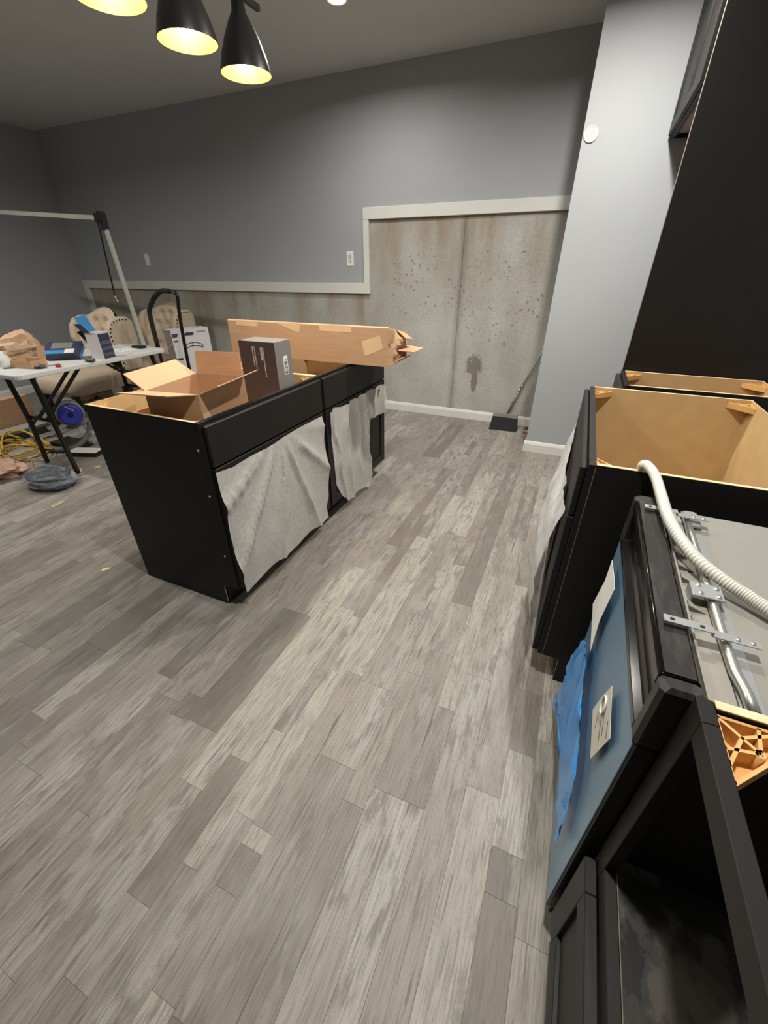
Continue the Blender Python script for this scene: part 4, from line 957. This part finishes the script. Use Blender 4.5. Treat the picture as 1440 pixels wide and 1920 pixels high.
q = MB(); q.tube([cc-axv*0.012, cc+axv*0.012, cc+axv*0.022], 0.112, 28, rfun=lambda i: (0.089, 0.087, 0.07)[i]); cap_ = q.build('blue_cap', BLUEP, va)
q = MB(); q.tube([cc+axv*0.020, cc+axv*0.032], 0.02, 14); q.build('cap_knob', BLACKP, cap_)
sidev = axv.cross(Vector((0, 0, 1))).normalized(); upv_ = sidev.cross(axv)
q = MB(); q.tube([cc+axv*0.024+sidev*(-0.03+0.06*t_)*1+upv_*(0.03+0.05*t_-0.05*t_*t_*0) for t_ in (0, 0.25, 0.5, 0.75, 1)], 0.004, 6); q.build('cap_stripe', M('pale_blue_ink', srgb(170, 176, 226), 0.4), cap_)
q = MB(); q.box(cc.x-0.36, cc.x-0.02, cc.y-0.06, cc.y+0.10, 0.002, 0.035); q.build('cradle', BLACKP, va)
hz = at(115, 842, z=0.02)
hosep = [at(70, 778, z=0.22), at(59, 798, z=0.14), at(66, 822, z=0.06), at(88, 838, z=0.04), at(118, 843, z=0.03), at(148, 834, z=0.05), at(166, 812, z=0.12), at(168, 792, z=0.20), at(158, 778, z=0.24)]
MB().tube(catmull(hosep, 14), 0.021, 12, rfun=lambda i: 0.021+0.0015*(i % 2)).build('hose', DKGREY, va)
q = MB(); q.tube([at(103, 817, z=0.16), at(132, 801, z=0.19), at(133, 800, z=0.19), at(166, 787, z=0.22)], 0.02, 12, rfun=lambda i: (0.015, 0.018, 0.026, 0.026)[i]); q.build('wand', M('mid_grey_tube', srgb(128, 122, 116), 0.5), va)
sl = thing('packaging_stack', 'pale grey flat pack lying on dark base beside the yellow cord', 'packaging', (-4.65, 1.7, 0))
MB().box(-4.95, -4.47, 1.15, 2.16, 0.0, 0.062).build('dark_base', DKGREEN, sl)
MB().cbox(-4.96, -4.46, 1.14, 2.17, 0.0625, 0.09, 0.004).build('grey_top', GREYSLAB, sl)
kb = MB().cbox(-4.72, -4.62, 1.10, 2.18, 0.091, 0.335, 0.003); tag(kb.build('kraft_box', KRAFT), 'long kraft cardboard box standing on the grey flat pack', 'box')
kb = MB().cbox(-4.60, -4.34, 2.60, 2.82, 0.0, 0.26, 0.003); tag(kb.build('kraft_box', KRAFT), 'brown carton pushed under the tufted armchair', 'box')
p = at(115, 862, z=0.0)+Vector((0.08, 0.16, 0)); kb = thing('flat_package', 'flat black and white package on the floor between the table legs', 'package', (p.x, p.y, 0), math.radians(20))
LMB(kb).cbox(-0.13, 0.13, -0.06, 0.06, 0.0, 0.035, 0.003).build('carton', BLACKP, kb); LMB(kb).box(-0.125, 0.125, -0.055, 0.055, 0.0352, 0.037).build('white_top', PAPER, kb)
p = at(160, 757, z=0.24); gt = thing('lime_tool', 'lime green hand tool standing behind the island corner', 'tool', (p.x, p.y, 0))
MB().cbox(p.x-0.02, p.x+0.02, p.y-0.025, p.y+0.025, 0.0, 0.22, 0.006).build('handle', GREENP, gt)
MB().cbox(p.x-0.06, p.x+0.04, p.y-0.03, p.y+0.03, 0.22, 0.26, 0.008).build('head', GREENP, gt)
MB().cbox(p.x-0.025, p.x+0.025, p.y-0.028, p.y+0.028, 0.17, 0.205, 0.008).build('trigger_guard', BLACKP, gt)
p = at(186, 747, z=0.28); gt = thing('grey_tool_case', 'small grey tool case next to the lime green tool', 'case', (p.x, p.y, 0))
MB().cbox(p.x-0.10, p.x+0.10, p.y-0.06, p.y+0.06, 0.0, 0.27, 0.01).build('case', M('case_grey', srgb(120, 120, 124), 0.5), gt)
MB().box(p.x-0.02, p.x+0.02, p.y-0.062, p.y-0.06, 0.19, 0.23).build('latch', BLACKP, gt)
MB().tube(catmull([(p.x-0.05, p.y, 0.27), (p.x-0.04, p.y, 0.295), (p.x+0.04, p.y, 0.295), (p.x+0.05, p.y, 0.27)], 5), 0.008, 8).build('handle', BLACKP, gt)
p = at(182, 838, z=0.0); tag(MB().blob((p.x-0.06, p.y+0.12, 0.11), (0.07, 0.15, 0.12), 4, 0.4, 2.4, 11, 0.001, 0.6).build('plastic_sack', WRAP), 'clear crumpled plastic sack slumped behind the island back', 'bag')

chips = [((199, 1068), 0.020, 0.012, 'square tan wood chip on the floor before the island end panel'), ((108, 946), 0.045, 0.006, 'thin tan wood splinter on the floor near the cable coil'),
         ((152, 882), 0.04, 0.006, 'pale wood sliver on the floor behind the cable coil'), ((183, 876), 0.018, 0.014, 'small pale chip on the floor beside the island corner')]
for k, (q_, a, b_, lab) in enumerate(chips):
    p = at(*q_, z=0.0); m = MB(); an = 0.6+k
    pl = [(p.x+u*math.cos(an)-v*math.sin(an), p.y+u*math.sin(an)+v*math.cos(an)) for u, v in ((-a, -b_), (a*0.9, -b_*0.8), (a, b_), (-a*0.8, b_*0.9))]
    m.prism(pl, 0.0004, 0.004); tag(m.build('wood_chip', PLY), lab, 'wood chip')
